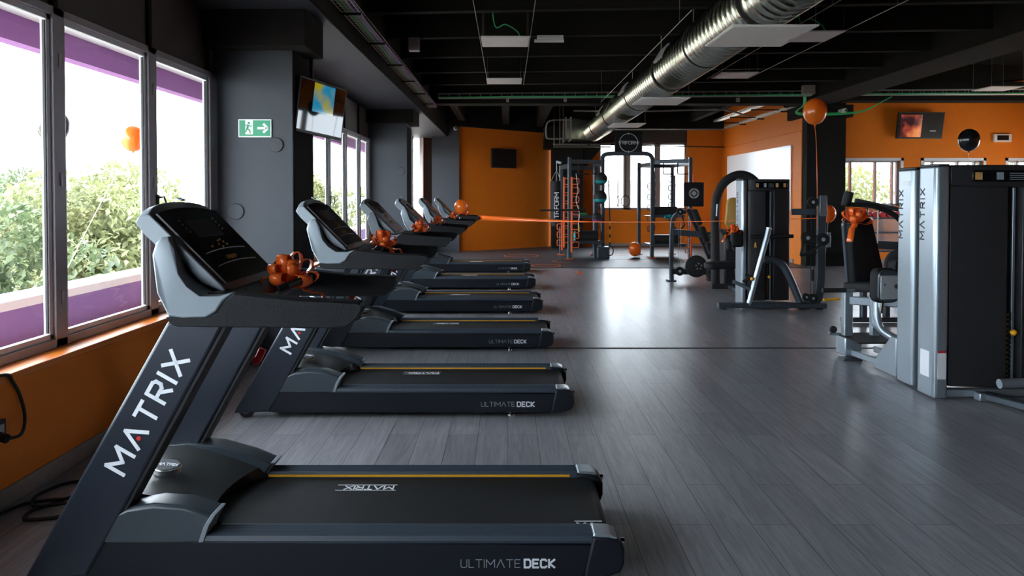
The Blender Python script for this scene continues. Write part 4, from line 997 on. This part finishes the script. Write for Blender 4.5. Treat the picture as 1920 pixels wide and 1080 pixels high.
roll((1.9, 18.45, .53), (2.28, 18.5, .53), .11, 'rubber', 'rubber', 'plain black bag behind the teal ended bag')
roll((3.68, 17.98, .46), (4.28, 18.0, .46), .12, 'rubber', 'rubber', 'black power bag on the right lower shelf', 'power_bag')
roll((3.68, 18.1, 1.17), (4.25, 18.1, 1.17), .12, 'rubber', 'rubber', 'black power bag on the right upper shelf', 'power_bag')
roll((3.70, 18.4, .46), (4.28, 18.42, .46), .11, 'steel_dark', 'rubber', 'grey black bag at the back of the right lower shelf', 'power_bag')
def strap_pile(c, m, label, w=.4):
    mb = MB(); rr = random.Random(len(label)); x, y, z = c
    for i in range(4):
        q = [(x+rr.uniform(-w/2, w/2), y+rr.uniform(-.08, .08), z+.012+.018*i+rr.uniform(0, .02)) for _ in range(6)]
        mb.tube(smoothpath(q, 5), .016, 7)
    tag(mb.build('resistance_band', m, org=c), label, 'band', 'equipment stored on the rig')
strap_pile((1.86, 18.4, 1.03), 'green', 'green resistance band lying on the left upper shelf')
strap_pile((1.70, 18.3, 1.03), 'purple_band', 'purple resistance band left of the green one', .2)
strap_pile((4.0, 17.72, 1.0), 'teal', 'teal resistance band hanging on the right tower', .3)
strap_pile((4.25, 18.3, 1.05), 'teal', 'small teal band at the right end of the upper shelf', .2)
# suspension straps with rings
for i, (x, lab) in enumerate([(2.74, 'left black gym ring on a thin strap under the logo board'), (2.93, 'right black gym ring on a thin strap under the logo board')]):
    g = empty('gym_ring', (x, 17.9, 1.45), lab, 'gym ring', 'gym rings on straps')
    MB().tube([(x, 17.9, 1.58), (x, 17.9, 2.58)], .011, 6).build('strap', 'rubber', g)
    rz = R(70) if i == 0 else R(15); c = Vector((x, 17.9, 1.43))
    MB().tube([c+Matrix.Rotation(rz, 3, 'Z')@Vector((.115*math.cos(2*PI*k/28), 0, .135*math.sin(2*PI*k/28))) for k in range(28)], .012, 8, up=(0,1,0), closed=True).build('ring', 'rubber', g)
t = empty('suspension_strap', (2.52, 17.6, .15), 'yellow and black suspension trainer strap hanging from the left tower', 'strap')
MB().rtube([(2.47, 17.66, 1.95), (2.50, 17.62, .95)], .028, .006, up=(0,1,0)).build('webbing', 'rubber', t)
for k in range(6): MB().rtube([(2.50, 17.61, .92-.1*k), (2.50, 17.61, .84-.1*k)], .04, .01, up=(0,1,0)).build('webbing_patch', 'yellow' if k % 2 == 0 else 'rubber', t)
MB().tube(smoothpath([(2.50, 17.6, .34), (2.44, 17.58, .24), (2.46, 17.58, .12), (2.55, 17.58, .12), (2.58, 17.58, .24), (2.52, 17.6, .34)], 4), .014, 8).build('foot_loop', 'rubber', t)
t = empty('jump_rope', (1.72, 17.5, 1.2), 'thin pale rope with a wooden handle hanging on the left tower', 'rope')
MB().tube(smoothpath([(1.66, 17.52, 2.1), (1.70, 17.50, 1.7), (1.66, 17.5, 1.45), (1.74, 17.5, 1.15), (1.72, 17.5, .85), (1.76, 17.5, .78)], 6), .007, 6).build('cord', 'panel_white', t)
MB().cyl((1.73, 17.5, .84), (1.74, 17.5, .68), .022, 10).build('handle', 'gold_print', t)
t = MB().tube(smoothpath([(3.95, 17.8, 1.05), (4.05, 17.7, .85), (4.2, 17.7, .72), (4.35, 17.7, .85), (4.3, 17.75, 1.05)], 6), .02, 8).build('battle_rope', 'rubber', org=(4.1, 17.7, .8))
tag(t, 'black rope looped under the upper shelf of the right tower', 'rope')
# orange ball resting on a small dark disc
b_ = balloon((3.19, 18.05, .235), .155, 'balloon_orange', 'orange balloon resting low over a small dark disc on the mat')
dsc = MB().lathe((3.17, 17.75, .012), [(.001, 0), (.10, 0), (.09, .02), (.03, .03), (.001, .03)], 24).build('balance_disc', 'rubber', org=(3.17, 17.75, .012)); tag(dsc, 'small dark disc on the mat in front of the low orange balloon', 'disc')
bow((1.42, 14.2, .025), .065, 'crushed orange ribbon lying on the plank floor before the mat', 21, n=6, tails=2, flat=.35)
# ================================================================= WEIGHT MACHINES
def disc(mb, c, r, t, seg=28, axis='Y'):
    return mb.lathe(c, [(.001, -t/2), (r*.92, -t/2), (r, -t/2+.006), (r, t/2-.006), (r*.92, t/2), (.001, t/2)], seg, axis)
def pulley(root, c, r, name='pulley', axis='Y'):
    p = MB(); p.lathe(c, [(.001, -.02), (r, -.02), (r*.86, 0), (r, .02), (.001, .02)], 28, axis); po = p.build(name, 'rubber', root)
    q = MB(); q.lathe(c, [(.001, -.026), (r*.3, -.026), (r*.3, .026), (.001, .026)], 14, axis); q.build('hub', 'silver_plate', po); return po
def pad(root, c, size, m='upholstery', rz=0, ry=0, rx=0, name='pad', bev=.035, parent=None):
    return MB().cbox(c, size, rz, ry, rx).build(name, m, parent or root, bevel=bev, seg=4)
def tower(label, x0, x1, y0, y1, h, colx, name='weight_tower', slot=.46, knobz=.40, letters=True, cw=.115):
    """weight stack tower seen from the -Y side: silver side column at x0, dark bulging shroud halves, plates in the slot"""
    r = empty(name, ((x0+x1)/2, (y0+y1)/2, 0), label, 'weight machine')
    col_ = MB(); n = 8; pr_ = [(x0+.022, y0+.0), (x0+cw-.02, y0-.0), (x0+cw, y0+.02), (x0+cw, y1-.02), (x0+cw-.02, y1), (x0+.022, y1), (x0, y1-.022), (x0, y0+.022)]
    c = col_.prism_z(pr_, .01, h).build('column', 'steel_silver', r, bevel=.012, seg=3)
    MB().prism_z([(x*.0+x-0, y) for x, y in pr_], h, h+.02).build('column_cap', 'body_black', c, bevel=.006)
    if letters:
        l = MB(); lettering(l, 'MATRIX', (x0-.001, (y0+y1)/2+.028, h-.56), (0,0,1), (0,1,0), .055, .010, .030, off=.001)
        # letters stand on the window side face, reading upward
        l.build('lettering', 'letter_dark', c, smooth=False)
    # shroud: two bulged halves with a slot between
    a, b_ = x0+cw+.01, x1; m = a+(b_-a)*slot; sw = .055
    def half(u, v):
        k = 10; out = []
        for i in range(k+1):
            t = i/k; x = u+(v-u)*t; out.append((x, y0+.03-.055*math.sin(PI*min(1, max(0, (x-a)/(b_-a))))**.7))
        return out+[(v, y1-.03), (u, y1-.03)]
    MB().prism_z(half(a, m-sw), .10, h-.15).build('shroud', 'shroud', r, bevel=.008)
    MB().prism_z(half(m+sw, b_), .10, h-.15).build('shroud', 'shroud', r, bevel=.008)
    MB().prism_z(half(a, b_), h-.15, h+.012).build('top_hood', 'shroud', r, bevel=.012)
    MB().box(m-sw-.001, m+sw+.001, y0+.07, y1-.04, .10, h-.15).build('slot_back', 'rubber', r, smooth=False)
    MB().rtube([(m+sw*.55, y0+.045, .10), (m+sw*.55, y0+.045, h-.16)], .022, .02, up=(0,1,0)).build('guide_strip', 'steel_silver', r)
    for k in range(15):
        z = .13+k*.036
        p = MB().box(m-sw+.004, m+sw*.3, y0+.03, y0+.10, z, z+.030).build('weight_plate', 'rubber', r, bevel=.003)
    mb = MB()
    for k in range(15): mb.box(m-.02, m-.006, y0+.027, y0+.031, .138+k*.036, .150+k*.036)
    q = mb.build('plate_numbers', 'gold_print', r, smooth=False); q['kind'] = 'stuff'
    k_ = MB().sphere((m+.0, y0-.02, knobz), .024, 16).build('selector_pin', 'yellow', r)
    MB().cyl((m, y0-.0, knobz), (m, y0+.05, knobz), .010, 10).build('pin_shaft', 'steel_dark', k_)
    # instruction panel
    ip = MB().box(a+.14*(b_-a), b_-.10*(b_-a), y0-.042, y0-.024, h-.115, h-.028).build('instruction_panel', 'glass_black', r, bevel=.006)
    for j, f in enumerate((.16, .34, .62, .80)):
        MB().box(a+(b_-a)*f, a+(b_-a)*(f+.06), y0-.0435, y0-.0415, h-.10, h-.045).build('picture', 'print_orange' if j != 1 else 'letter_grey', ip, smooth=False)
    mb = MB()
    for k in range(4): mb.box(a+(b_-a)*.45, a+(b_-a)*.57, y0-.0435, y0-.0415, h-.10+k*.015, h-.096+k*.015)
    q = mb.build('text_lines', 'letter_grey', ip, smooth=False); q['kind'] = 'stuff'
    MB().rtube([(x0+.03, y0+.06, .045), (x1, y0+.06, .045)], .07, .06).build('base_beam', 'steel_silver', r)
    return r, m
# --- foreground twin towers
T2, m2 = tower('nearest weight tower at the right edge, wide dark shroud with silver column', 3.235, 4.25, 5.44, 5.68, 1.775, None, knobz=.52, slot=.52)
MB().box(3.2345, 3.2355-.002, 5.50, 5.62, .16, .36).build('warning_label', 'letter_white', T2, smooth=False)
MB().box(3.262, 3.325, 5.4365, 5.4395, .16, .36).build('warning_label', 'letter_white', T2, smooth=False)
MB().box(3.262, 3.325, 5.4360, 5.4390, .36, .375).build('label_stripe', 'red', T2, smooth=False)
MB().tube(smoothpath([(3.50, 5.10, .215), (3.62, 5.10, .22), (3.74, 5.10, .225), (3.80, 5.11, .26), (3.82, 5.12, .36), (3.84, 5.14, .60), (3.86, 5.3, .75)], 5), .034, 14).build('lever_arm', 'steel_silver', T2)
MB().rtube([(3.62, 5.44, .04), (3.98, 4.55, .04)], .10, .05).build('front_rail', 'steel_dark', T2)
MB().cbox((3.60, 5.42, .035), (.10, .08, .06)).build('rail_joint', 'steel_silver', T2, bevel=.008)
hip, m1 = tower('hip machine with silver column, reclined dark seat and padded knee rests', 3.265, 4.25, 5.80, 6.04, 1.765, None, name='hip_machine')
MB().box(3.2645, 3.2635, 5.85, 5.95, 1.635, 1.675).build('white_label', 'letter_white', hip, smooth=False)
# base running away from the tower
MB().rtube([(3.30, 6.0, .10), (3.28, 7.0, .06)], .06, .06).build('base_rail', 'steel_silver', hip)
MB().rtube([(3.62, 6.0, .10), (3.60, 7.0, .06)], .06, .06).build('base_rail', 'steel_silver', hip)
MB().prism_x([(6.02, .03), (6.02, .36), (6.10, .36), (6.34, .14), (6.40, .03)], 3.26, 3.30).build('gusset', 'steel_silver', hip, bevel=.006)
MB().box(3.20, 3.36, 6.80, 7.0, .03, .21).build('base_block', 'steel_silver', hip, bevel=.012)
MB().box(3.16, 3.34, 6.74, 6.86, .0, .02).build('foot_plate', 'steel_dark', hip, bevel=.004)
MB().box(3.18, 3.62, 6.50, 6.98, .21, .225).build('step_plate', 'rubber', hip, bevel=.004)
MB().rtube([(3.10, 6.92, .23), (3.24, 6.90, .225)], .04, .03).build('step_edge', 'steel_silver', hip)
MB().rtube([(3.24, 6.85, .20), (3.24, 6.85, .66)], .085, .07, up=(0,1,0)).build('seat_post', 'steel_silver', hip)
MB().rtube([(3.50, 6.85, .20), (3.50, 6.85, .64)], .075, .06, up=(0,1,0)).build('seat_post', 'steel_silver', hip)
MB().rtube([(3.24, 6.85, .56), (3.74, 6.6, .56)], .06, .08).build('seat_beam', 'steel_silver', hip)
MB().tube(smoothpath([(3.34, 6.5, .60), (3.34, 6.48, .42), (3.38, 6.44, .33), (3.50, 6.3, .25), (3.60, 6.2, .18)], 5), .035, 12).build('lever_arm', 'steel_silver', hip)
MB().tube(smoothpath([(3.42, 6.75, .62), (3.44, 6.74, .42), (3.46, 6.7, .32), (3.56, 6.6, .25)], 5), .03, 12).build('lever_arm', 'steel_silver', hip)
MB().tube([(3.30, 6.06, .58), (3.62, 6.5, .60)], .035, 12).build('linkage', 'steel_silver', hip)
MB().cyl((3.02, 6.86, .56), (3.17, 6.86, .57), .013, 10).build('release_lever', 'yellow', hip)
disc(MB(), (3.13, 6.9, .27), .035, .03).build('adjuster_knob', 'rubber', hip)
# seat and backrest, leaning back to the left
br = MB(); bw, bh = .36, .66
M = Matrix.Translation((3.455, 7.0, 1.02)) @ Matrix.Rotation(R(24), 4, 'Z') @ Matrix.Rotation(R(-16), 4, 'Y') @ Matrix.Rotation(R(3), 4, 'X')
def rounded_slab(w0, w1, h, t, M, n=6, r=.06):
    out = []
    for (sx, sz, cx, cz) in ((1, 1, w1/2-r, h/2-r), (-1, 1, w1/2-r, h/2-r), (-1, -1, w0/2-r, h/2-r), (1, -1, w0/2-r, h/2-r)):
        for i in range(n+1):
            a = PI/2*i/n; c_, s_ = math.cos(a), math.sin(a)
            if (sx, sz) == (1, 1): p = (cx+r*c_, cz+r*s_)
            elif (sx, sz) == (-1, 1): p = (-cx-r*s_, cz+r*c_)
            elif (sx, sz) == (-1, -1): p = (-cx-r*c_, -cz-r*s_)
            else: p = (cx+r*s_, -cz-r*c_)
            out.append(p)
    rings = []
    for y, k in ((-t/2, .93), (-t/2+.012, .985), (-t/2+.03, 1), (t/2-.03, 1), (t/2-.01, .98), (t/2, .93)):
        rings.append([M @ Vector((u*k, y, v*k)) for u, v in out])
    return MB().loft(rings)
bp = rounded_slab(.42, .30, .68, .075, M).build('backrest', 'upholstery', hip, ang=50)
rounded_slab(.44, .32, .70, .035, M @ Matrix.Translation((0, .05, 0))).build('backrest_shell', 'steel_dark', bp, ang=50)
M = Matrix.Translation((3.50, 6.82, .69)) @ Matrix.Rotation(R(10), 4, 'Z') @ Matrix.Rotation(R(84), 4, 'X')
rounded_slab(.46, .42, .42, .09, M).build('seat', 'upholstery', hip, ang=50)
for dx, n_ in ((0, 'side_grip'),):
    MB().cyl((2.98, 6.80, .66), (3.20, 6.80, .66), .022, 12).build('side_grip', 'rubber', hip)
    MB().cyl((3.10, 6.80, .66), (3.30, 6.80, .655), .016, 12).build('grip_tube', 'steel_silver', hip)
M = Matrix.Translation((3.36, 6.42, .755)) @ Matrix.Rotation(R(8), 4, 'Z')
kp = rounded_slab(.22, .21, .31, .10, M).build('knee_pad', 'upholstery', hip, ang=50)
rounded_slab(.20, .19, .285, .03, M @ Matrix.Translation((0, -.06, 0))).build('pad_shell', 'steel_dark', kp, ang=50)
MB().box(-.085, .085, -.082, -.074, -.115, .095, M).build('pad_plate', 'silver_plate', kp, bevel=.004)
MB().sphere(M @ Vector((.055, -.10, .0)), .020, 14).build('knob', 'rubber', kp)
MB().sphere(M @ Vector((-.05, -.085, .015)), .010, 10).build('screw', 'steel_dark', kp)
M = Matrix.Translation((3.62, 6.62, .79)) @ Matrix.Rotation(R(8), 4, 'Z')
rounded_slab(.20, .20, .40, .11, M).build('knee_pad', 'upholstery', hip, ang=50)
MB().tube([(3.36, 6.45, .60), (3.36, 6.47, .50)], .02, 10).build('pad_stem', 'chrome', hip)
bow((3.26, 6.72, 1.31), .15, 'large orange ribbon bow tied on the backrest of the hip machine', 31, n=14, tails=2)

# --- chest machine behind the hip machine
cm_ = empty('chest_press_machine', (4.7, 8.9, 0), 'dark framed press machine with a round pivot disc behind the hip machine seat', 'weight machine')
MB().rtube([(4.36, 8.8, .02), (4.36, 8.8, 1.42)], .07, .07, up=(0,1,0)).build('upright', 'steel_dark', cm_)
MB().rtube(smoothpath([(4.20, 8.8, 1.45), (4.50, 8.8, 1.42), (4.80, 8.8, 1.26), (4.95, 8.8, .95), (4.98, 8.8, .6)], 6), .055, .07, up=(0,1,0)).build('swing_arm', 'rubber', cm_)
MB().rtube([(4.25, 8.8, 1.50), (4.9, 8.8, 1.36)], .05, .05, up=(0,1,0)).build('upper_arm', 'steel_dark', cm_)
MB().cyl((4.12, 8.78, 1.43), (4.17, 8.8, 1.60), .055, 16).build('grip', 'rubber', cm_, bevel=.01)
MB().rtube([(4.30, 8.8, .97), (5.05, 8.8, .93)], .06, .10, up=(0,0,1)).build('cross_beam', 'steel_dark', cm_)
MB().rtube([(5.0, 8.8, .02), (5.0, 8.8, 1.0)], .08, .08, up=(0,1,0)).build('upright', 'steel_dark', cm_)
MB().rtube([(4.1, 8.8, .04), (5.2, 8.8, .04)], .08, .06).build('base_beam', 'steel_dark', cm_)
pv = disc(MB(), (4.75, 8.70, .72), .19, .05).build('pivot_disc', 'steel_dark', cm_)
mb = MB()
for a in (0, 90, 180, 270): mb.cyl((4.75+.045*math.cos(R(a)), 8.672, .72+.045*math.sin(R(a))), (4.75+.045*math.cos(R(a)), 8.66, .72+.045*math.sin(R(a))), .014, 10)
q = mb.build('bolt_ring', 'silver_plate', pv)
pad(cm_, (5.0, 8.7, 1.36), (.12, .08, .30), ry=R(-18), name='back_pad')
pad(cm_, (4.72, 8.95, .50), (.40, .36, .08), name='seat')
MB().rtube([(4.72, 8.95, .04), (4.72, 8.95, .48)], .07, .07, up=(0,1,0)).build('seat_post', 'steel_dark', cm_)
MB().tube([(4.5, 8.75, 1.38), (4.5, 8.75, .98)], .008, 6).build('cable', 'wire_steel', cm_)

# --- dual machine in the middle
S = 9.95
M1, mm = tower('middle weight machine with diagonal silver tube, tall dark shroud and cable column', 3.255, 3.93, 10.0, 10.30, 1.775, None, name='cable_machine', knobz=.43, cw=.075, letters=True, slot=.50)
MB().rtube([(2.88, S-.10, .055), (4.36, S-.10, .055)], .11, .075).build('foot_beam', 'steel_dark', M1, bevel=.006)
for x in (2.96, 4.28): MB().cyl((x, S-.10, 0), (x, S-.10, .03), .045, 16).build('rubber_foot', 'rubber', M1)
MB().tube([(3.30, S-.12, .06), (3.555, S-.16, 1.11)], .036, 16).build('lever_tube', 'steel_silver', M1)
MB().cyl((3.553, S-.16, 1.10), (3.557, S-.16, 1.125), .037, 16).build('tube_cap', 'silver_plate', M1)
MB().tube(smoothpath([(3.53, S-.05, .68), (3.66, S-.06, .675), (3.78, S-.07, .60), (3.88, S-.08, .42), (3.97, S-.09, .20), (4.02, S-.10, .06)], 6), .050, 14).build('curved_frame_tube', 'steel_dark', M1)
up_ = MB().rtube(smoothpath([(4.0, S-.08, .06), (4.15, S-.08, .07), (4.25, S-.08, .14), (4.28, S-.08, .30), (4.295, S-.08, .6), (4.30, S-.08, 1.55)], 6), .12, .06, up=(0,1,0)).build('cable_column', 'steel_dark', M1, bevel=.006)
MB().box(4.26, 4.36, S-.13, S-.11, 1.28, 1.56).build('column_plate', 'steel_silver', M1, bevel=.006)
MB().rtube([(3.93, S+.02, 1.335), (4.32, S-.04, 1.335)], .06, .085).build('top_arm', 'steel_dark', M1)
for c, r in (((4.15, S-.15, 1.47), .072), ((4.08, S-.16, .985), .085), ((4.27, S-.20, .965), .085), ((4.16, S-.16, .16), .06), ((4.06, S-.18, .18), .05)): pulley(M1, c, r)
MB().rtube([(4.14, S-.09, 1.47), (4.34, S-.09, 1.47)], .03, .08).build('pulley_bracket', 'rubber', M1)
MB().rtube([(4.08, S-.12, .975), (4.42, S-.12, .955)], .02, .10).build('carriage', 'steel_dark', M1)
MB().rtube([(4.35, S-.20, .86), (4.35, S-.20, 1.06)], .05, .02, up=(0,1,0)).build('carriage_plate', 'steel_silver', M1)
for x in (4.135, 4.175): MB().cyl((x, S-.15, .18), (x, S-.15, 1.42), .004, 5).build('cable', 'rubber', M1)
MB().tube(smoothpath([(4.24, S-.26, .92), (4.13, S-.28, .84), (3.98, S-.28, .77), (3.94, S-.28, .76), (3.97, S-.28, .88), (4.0, S-.28, .93), (4.12, S-.28, .90)], 5), .014, 8).build('strap_handle', 'rubber', M1)
MB().tube([(3.95, S-.30, .76), (4.14, S-.30, .79)], .017, 10).build('handle_grip', 'rubber', M1)
MB().cyl((4.15, S-.15, .40), (4.15, S-.15, .55), .022, 10).build('cable_stop', 'rubber', M1)
MB().tube([(3.35, S-.04, .99), (3.93, S-.04, 1.0)], .026, 12).build('roller_bar', 'rubber', M1)
MB().tube([(3.70, S-.045, 1.0), (3.90, S-.045, 1.0)], .012, 10).build('roller_pin', 'chrome', M1)
pad(M1, (3.16, S-.02, .97), (.16, .12, .24), name='thigh_pad', bev=.035)
pad(M1, (3.06, S+.03, .86), (.07, .14, .14), name='thigh_pad', bev=.03)
MB().rtube([(3.15, S, .93), (3.25, S+.08, .93)], .04, .04).build('pad_arm', 'steel_dark', M1)
MB().tube([(3.26, S-.10, .48), (3.34, S-.12, .44), (3.22, S-.12, .38)], .022, 8).build('latch', 'rubber', M1)
MB().sphere((3.33, S-.17, .425), .028, 14).build('latch_knob', 'yellow', M1)
MB().rtube([(3.10, S-.05, .38), (3.34, S-.12, .27)], .05, .05).build('link_arm', 'steel_dark', M1)
MB().lathe((3.40, S-.08, .86), [(.001, .06), (.010, .05), (.014, 0), (.024, -.01), (.001, -.012)], 12).build('hanging_tag', 'yellow', M1)
bow((3.09, S-.10, 1.06), .115, 'orange ribbon bow on the pads of the middle weight machine', 41, n=9, tails=1)

# --- arched machine just behind
A1 = empty('lat_machine', (3.8, 12.0, 0), 'machine with a thick black arched tube and long flat seat behind the middle tower', 'weight machine')
MB().tube(smoothpath([(3.47, 12.0, .03), (3.46, 12.0, .8), (3.46, 12.0, 1.30), (3.50, 12.0, 1.58), (3.62, 12.0, 1.79), (3.82, 12.0, 1.90), (4.02, 12.0, 1.87), (4.17, 12.0, 1.72), (4.22, 12.0, 1.5)], 6), .075, 16, rx=.055).build('arched_frame', 'rubber', A1)
MB().tube([(3.47, 11.93, 1.42), (3.46, 11.93, 1.22)], .012, 6).build('tube_label', 'letter_white', A1)
MB().rtube([(3.40, 12.0, .05), (4.6, 12.0, .05)], .12, .08).build('base_beam', 'rubber', A1)
MB().box(3.62, 4.45, 12.0, 12.3, .05, 1.0).build('weight_cover', 'shroud', A1, bevel=.03)
M = Matrix.Translation((3.78, 11.85, 1.28)) @ Matrix.Rotation(R(3), 4, 'Z')
rounded_slab(.42, .36, .50, .08, M, r=.10).build('back_pad', 'gold_print', A1, ang=50)
MB().tube([(3.78, 11.82, 1.84), (3.78, 11.82, .5)], .008, 6).build('cable', 'wire_steel', A1)
pulley(A1, (3.95, 11.85, 1.66), .09)
M = Matrix.Translation((3.46, 11.3, .475)) @ Matrix.Rotation(R(-3), 4, 'Y') @ Matrix.Rotation(R(90), 4, 'X')
rounded_slab(.30, .30, .72, .10, M @ Matrix.Rotation(R(90), 4, 'Y'), r=.10).build('seat', 'upholstery', A1, ang=50)
MB().rtube([(3.62, 11.3, .43), (3.72, 11.5, .10)], .10, .08, up=(0,1,0)).build('seat_post', 'steel_dark', A1)
MB().rtube([(3.70, 11.3, .04), (3.70, 12.0, .04)], .08, .06).build('base_beam', 'steel_dark', A1)
MB().tube([(3.52, 11.9, 1.0), (3.74, 11.8, .66)], .03, 10).build('lever_arm', 'rubber', A1)

# --- leg machine at the left of the group
G = empty('leg_press_machine', (3.3, 13.1, 0), 'dark low machine with slanted back pads and a round cam disc', 'weight machine')
Y1 = 13.1
MB().rtube(smoothpath([(2.99, Y1, .02), (2.98, Y1, .5), (2.99, Y1, .95), (3.02, Y1, 1.15), (3.12, Y1, 1.24), (3.24, Y1, 1.27)], 6), .075, .06, up=(0,1,0)).build('front_frame', 'steel_dark', G)
MB().box(2.90, 3.06, Y1-.08, Y1+.08, 0, .03).build('foot_plate', 'steel_dark', G, bevel=.004)
MB().rtube([(2.99, Y1-.02, .90), (3.72, Y1-.05, .84)], .06, .11).build('side_beam', 'steel_dark', G)
for x in (3.58, 3.66): MB().cyl((x, Y1-.09, .85), (x, Y1-.075, .85), .014, 10).build('bolt', 'silver_plate', G)
MB().rtube([(3.28, Y1, 1.32), (3.68, Y1, .42)], .07, .07, up=(0,1,0)).build('back_beam', 'rubber', G)
pad(G, (3.42, Y1-.02, 1.17), (.10, .26, .30), ry=R(-22), name='head_pad', bev=.03)
pad(G, (3.55, Y1-.02, .86), (.11, .30, .30), ry=R(-22), name='back_pad', bev=.03)
pad(G, (3.66, Y1-.02, .60), (.11, .30, .22), ry=R(-22), name='back_pad', bev=.03)
pulley(G, (3.12, Y1-.06, 1.27), .06)
pulley(G, (3.12, Y1-.06, .19), .08)
cmd = disc(MB(), (3.42, Y1-.06, .28), .20, .04, 36).build('cam_disc', 'rubber', G)
mb = MB()
for a in (20, 92, 164, 236, 308): mb.lathe((3.46+.05*math.cos(R(a)), Y1-.085, .28+.05*math.sin(R(a))), [(.001, -.004), (.014, -.004), (.014, .004), (.001, .004)], 10, 'Y')
mb.build('hole_ring', 'silver_plate', cmd)
MB().rtube([(2.99, Y1, .18), (3.9, Y1, .17)], .09, .10).build('lower_beam', 'rubber', G)
for x in (3.10, 3.14): MB().cyl((x, Y1-.06, .2), (x, Y1-.06, 1.22), .004, 5).build('cable', 'wire_steel', G)
MB().rtube([(3.75, Y1, .01), (3.75, Y1, .9)], .09, .09, up=(0,1,0)).build('rear_post', 'rubber', G)
for k in range(3): MB().box(3.58, 3.86, Y1-.28, Y1-.12, .03+.07*k, .09+.07*k).build('weight_plate', 'rubber', G, bevel=.008)

# --- dumbbell rack under the far right window
rk = empty('dumbbell_rack', (8.2, 15.6, 0), 'low dark rack below the far right window', 'rack')
for z in (.35, .75, 1.06): MB().box(7.62, 8.95, 15.45, 15.80, z, z+.03).build('shelf', 'steel_dark', rk, bevel=.004)
for x in (7.66, 8.92): MB().rtube([(x, 15.6, 0), (x, 15.6, 1.08)], .06, .06, up=(0,1,0)).build('post', 'steel_dark', rk)
db = None
for i in range(8):
    x = 7.75+i*.155
    if db is None:
        db = empty('dumbbell', (x, 15.62, 1.155), '', 'dumbbell', 'dumbbells on the top shelf of the rack')
        MB().cyl((x, 15.54, 1.155), (x, 15.70, 1.155), .014, 10).build('handle', 'chrome', db)
        for yy in (15.50, 15.74): MB().cyl((x, yy-.035, 1.155), (x, yy+.035, 1.155), .062, 18).build('head', 'red', db, bevel=.008)
        d_ = db
    else: d_ = clone(db, dx=i*.155)
    d_['label'] = ['leftmost', 'second from the left', 'third from the left', 'fourth from the left', 'fifth from the left', 'sixth from the left', 'seventh from the left', 'rightmost'][i]+' of the red ended dumbbells on the rack below the far window'

# --- balloons inside
balloon((4.20, 9.87, 2.72), .155, 'balloon_orange', 'orange balloon floating high on a string above the middle weight machine', (4.22, 9.80, 1.1), ribbon='ribbon')
balloon((5.05, 11.35, 1.28), .12, 'balloon_orange', 'orange balloon half hidden behind the cable column', (4.9, 11.2, .02))
balloon((6.65, 10.4, 2.37), .14, 'balloon_black', 'black balloon with small print in front of the far right wall', (6.62, 10.5, .01))
balloon((-.96, 14.75, 1.335), .135, 'balloon_orange', 'orange balloon sitting on the farthest treadmill', None)
# inauguration ribbon stretched across
n = 40; mb = MB(); P0, P1 = Vector((-.60, 14.46, 1.12)), Vector((4.28, 9.86, 1.25)); vs_ = []
for i in range(n+1):
    t = i/n; p = P0.lerp(P1, t)+Vector((0, 0, -.07*math.sin(PI*t))); a = R(85)*(t*2.2) if t < .45 else R(85)
    w = .045 if t < .1 else max(.007, .045-(t-.1)*.10)
    o = Vector((0, math.sin(a)*.5, 1-.6*min(1, t*2.2))).normalized()*w
    vs_.append([mb.b.verts.new(p-o), mb.b.verts.new(p+o)])
for A_, B_ in zip(vs_[:-1], vs_[1:]): mb.b.faces.new([A_[0], A_[1], B_[1], B_[0]])
o = mb.build('opening_ribbon', 'ribbon', org=tuple(P0), ang=80); md = o.modifiers.new('thick', 'SOLIDIFY'); md.thickness = .002
tag(o, 'orange opening ribbon stretched from the last treadmill across to the cable machine', 'ribbon')
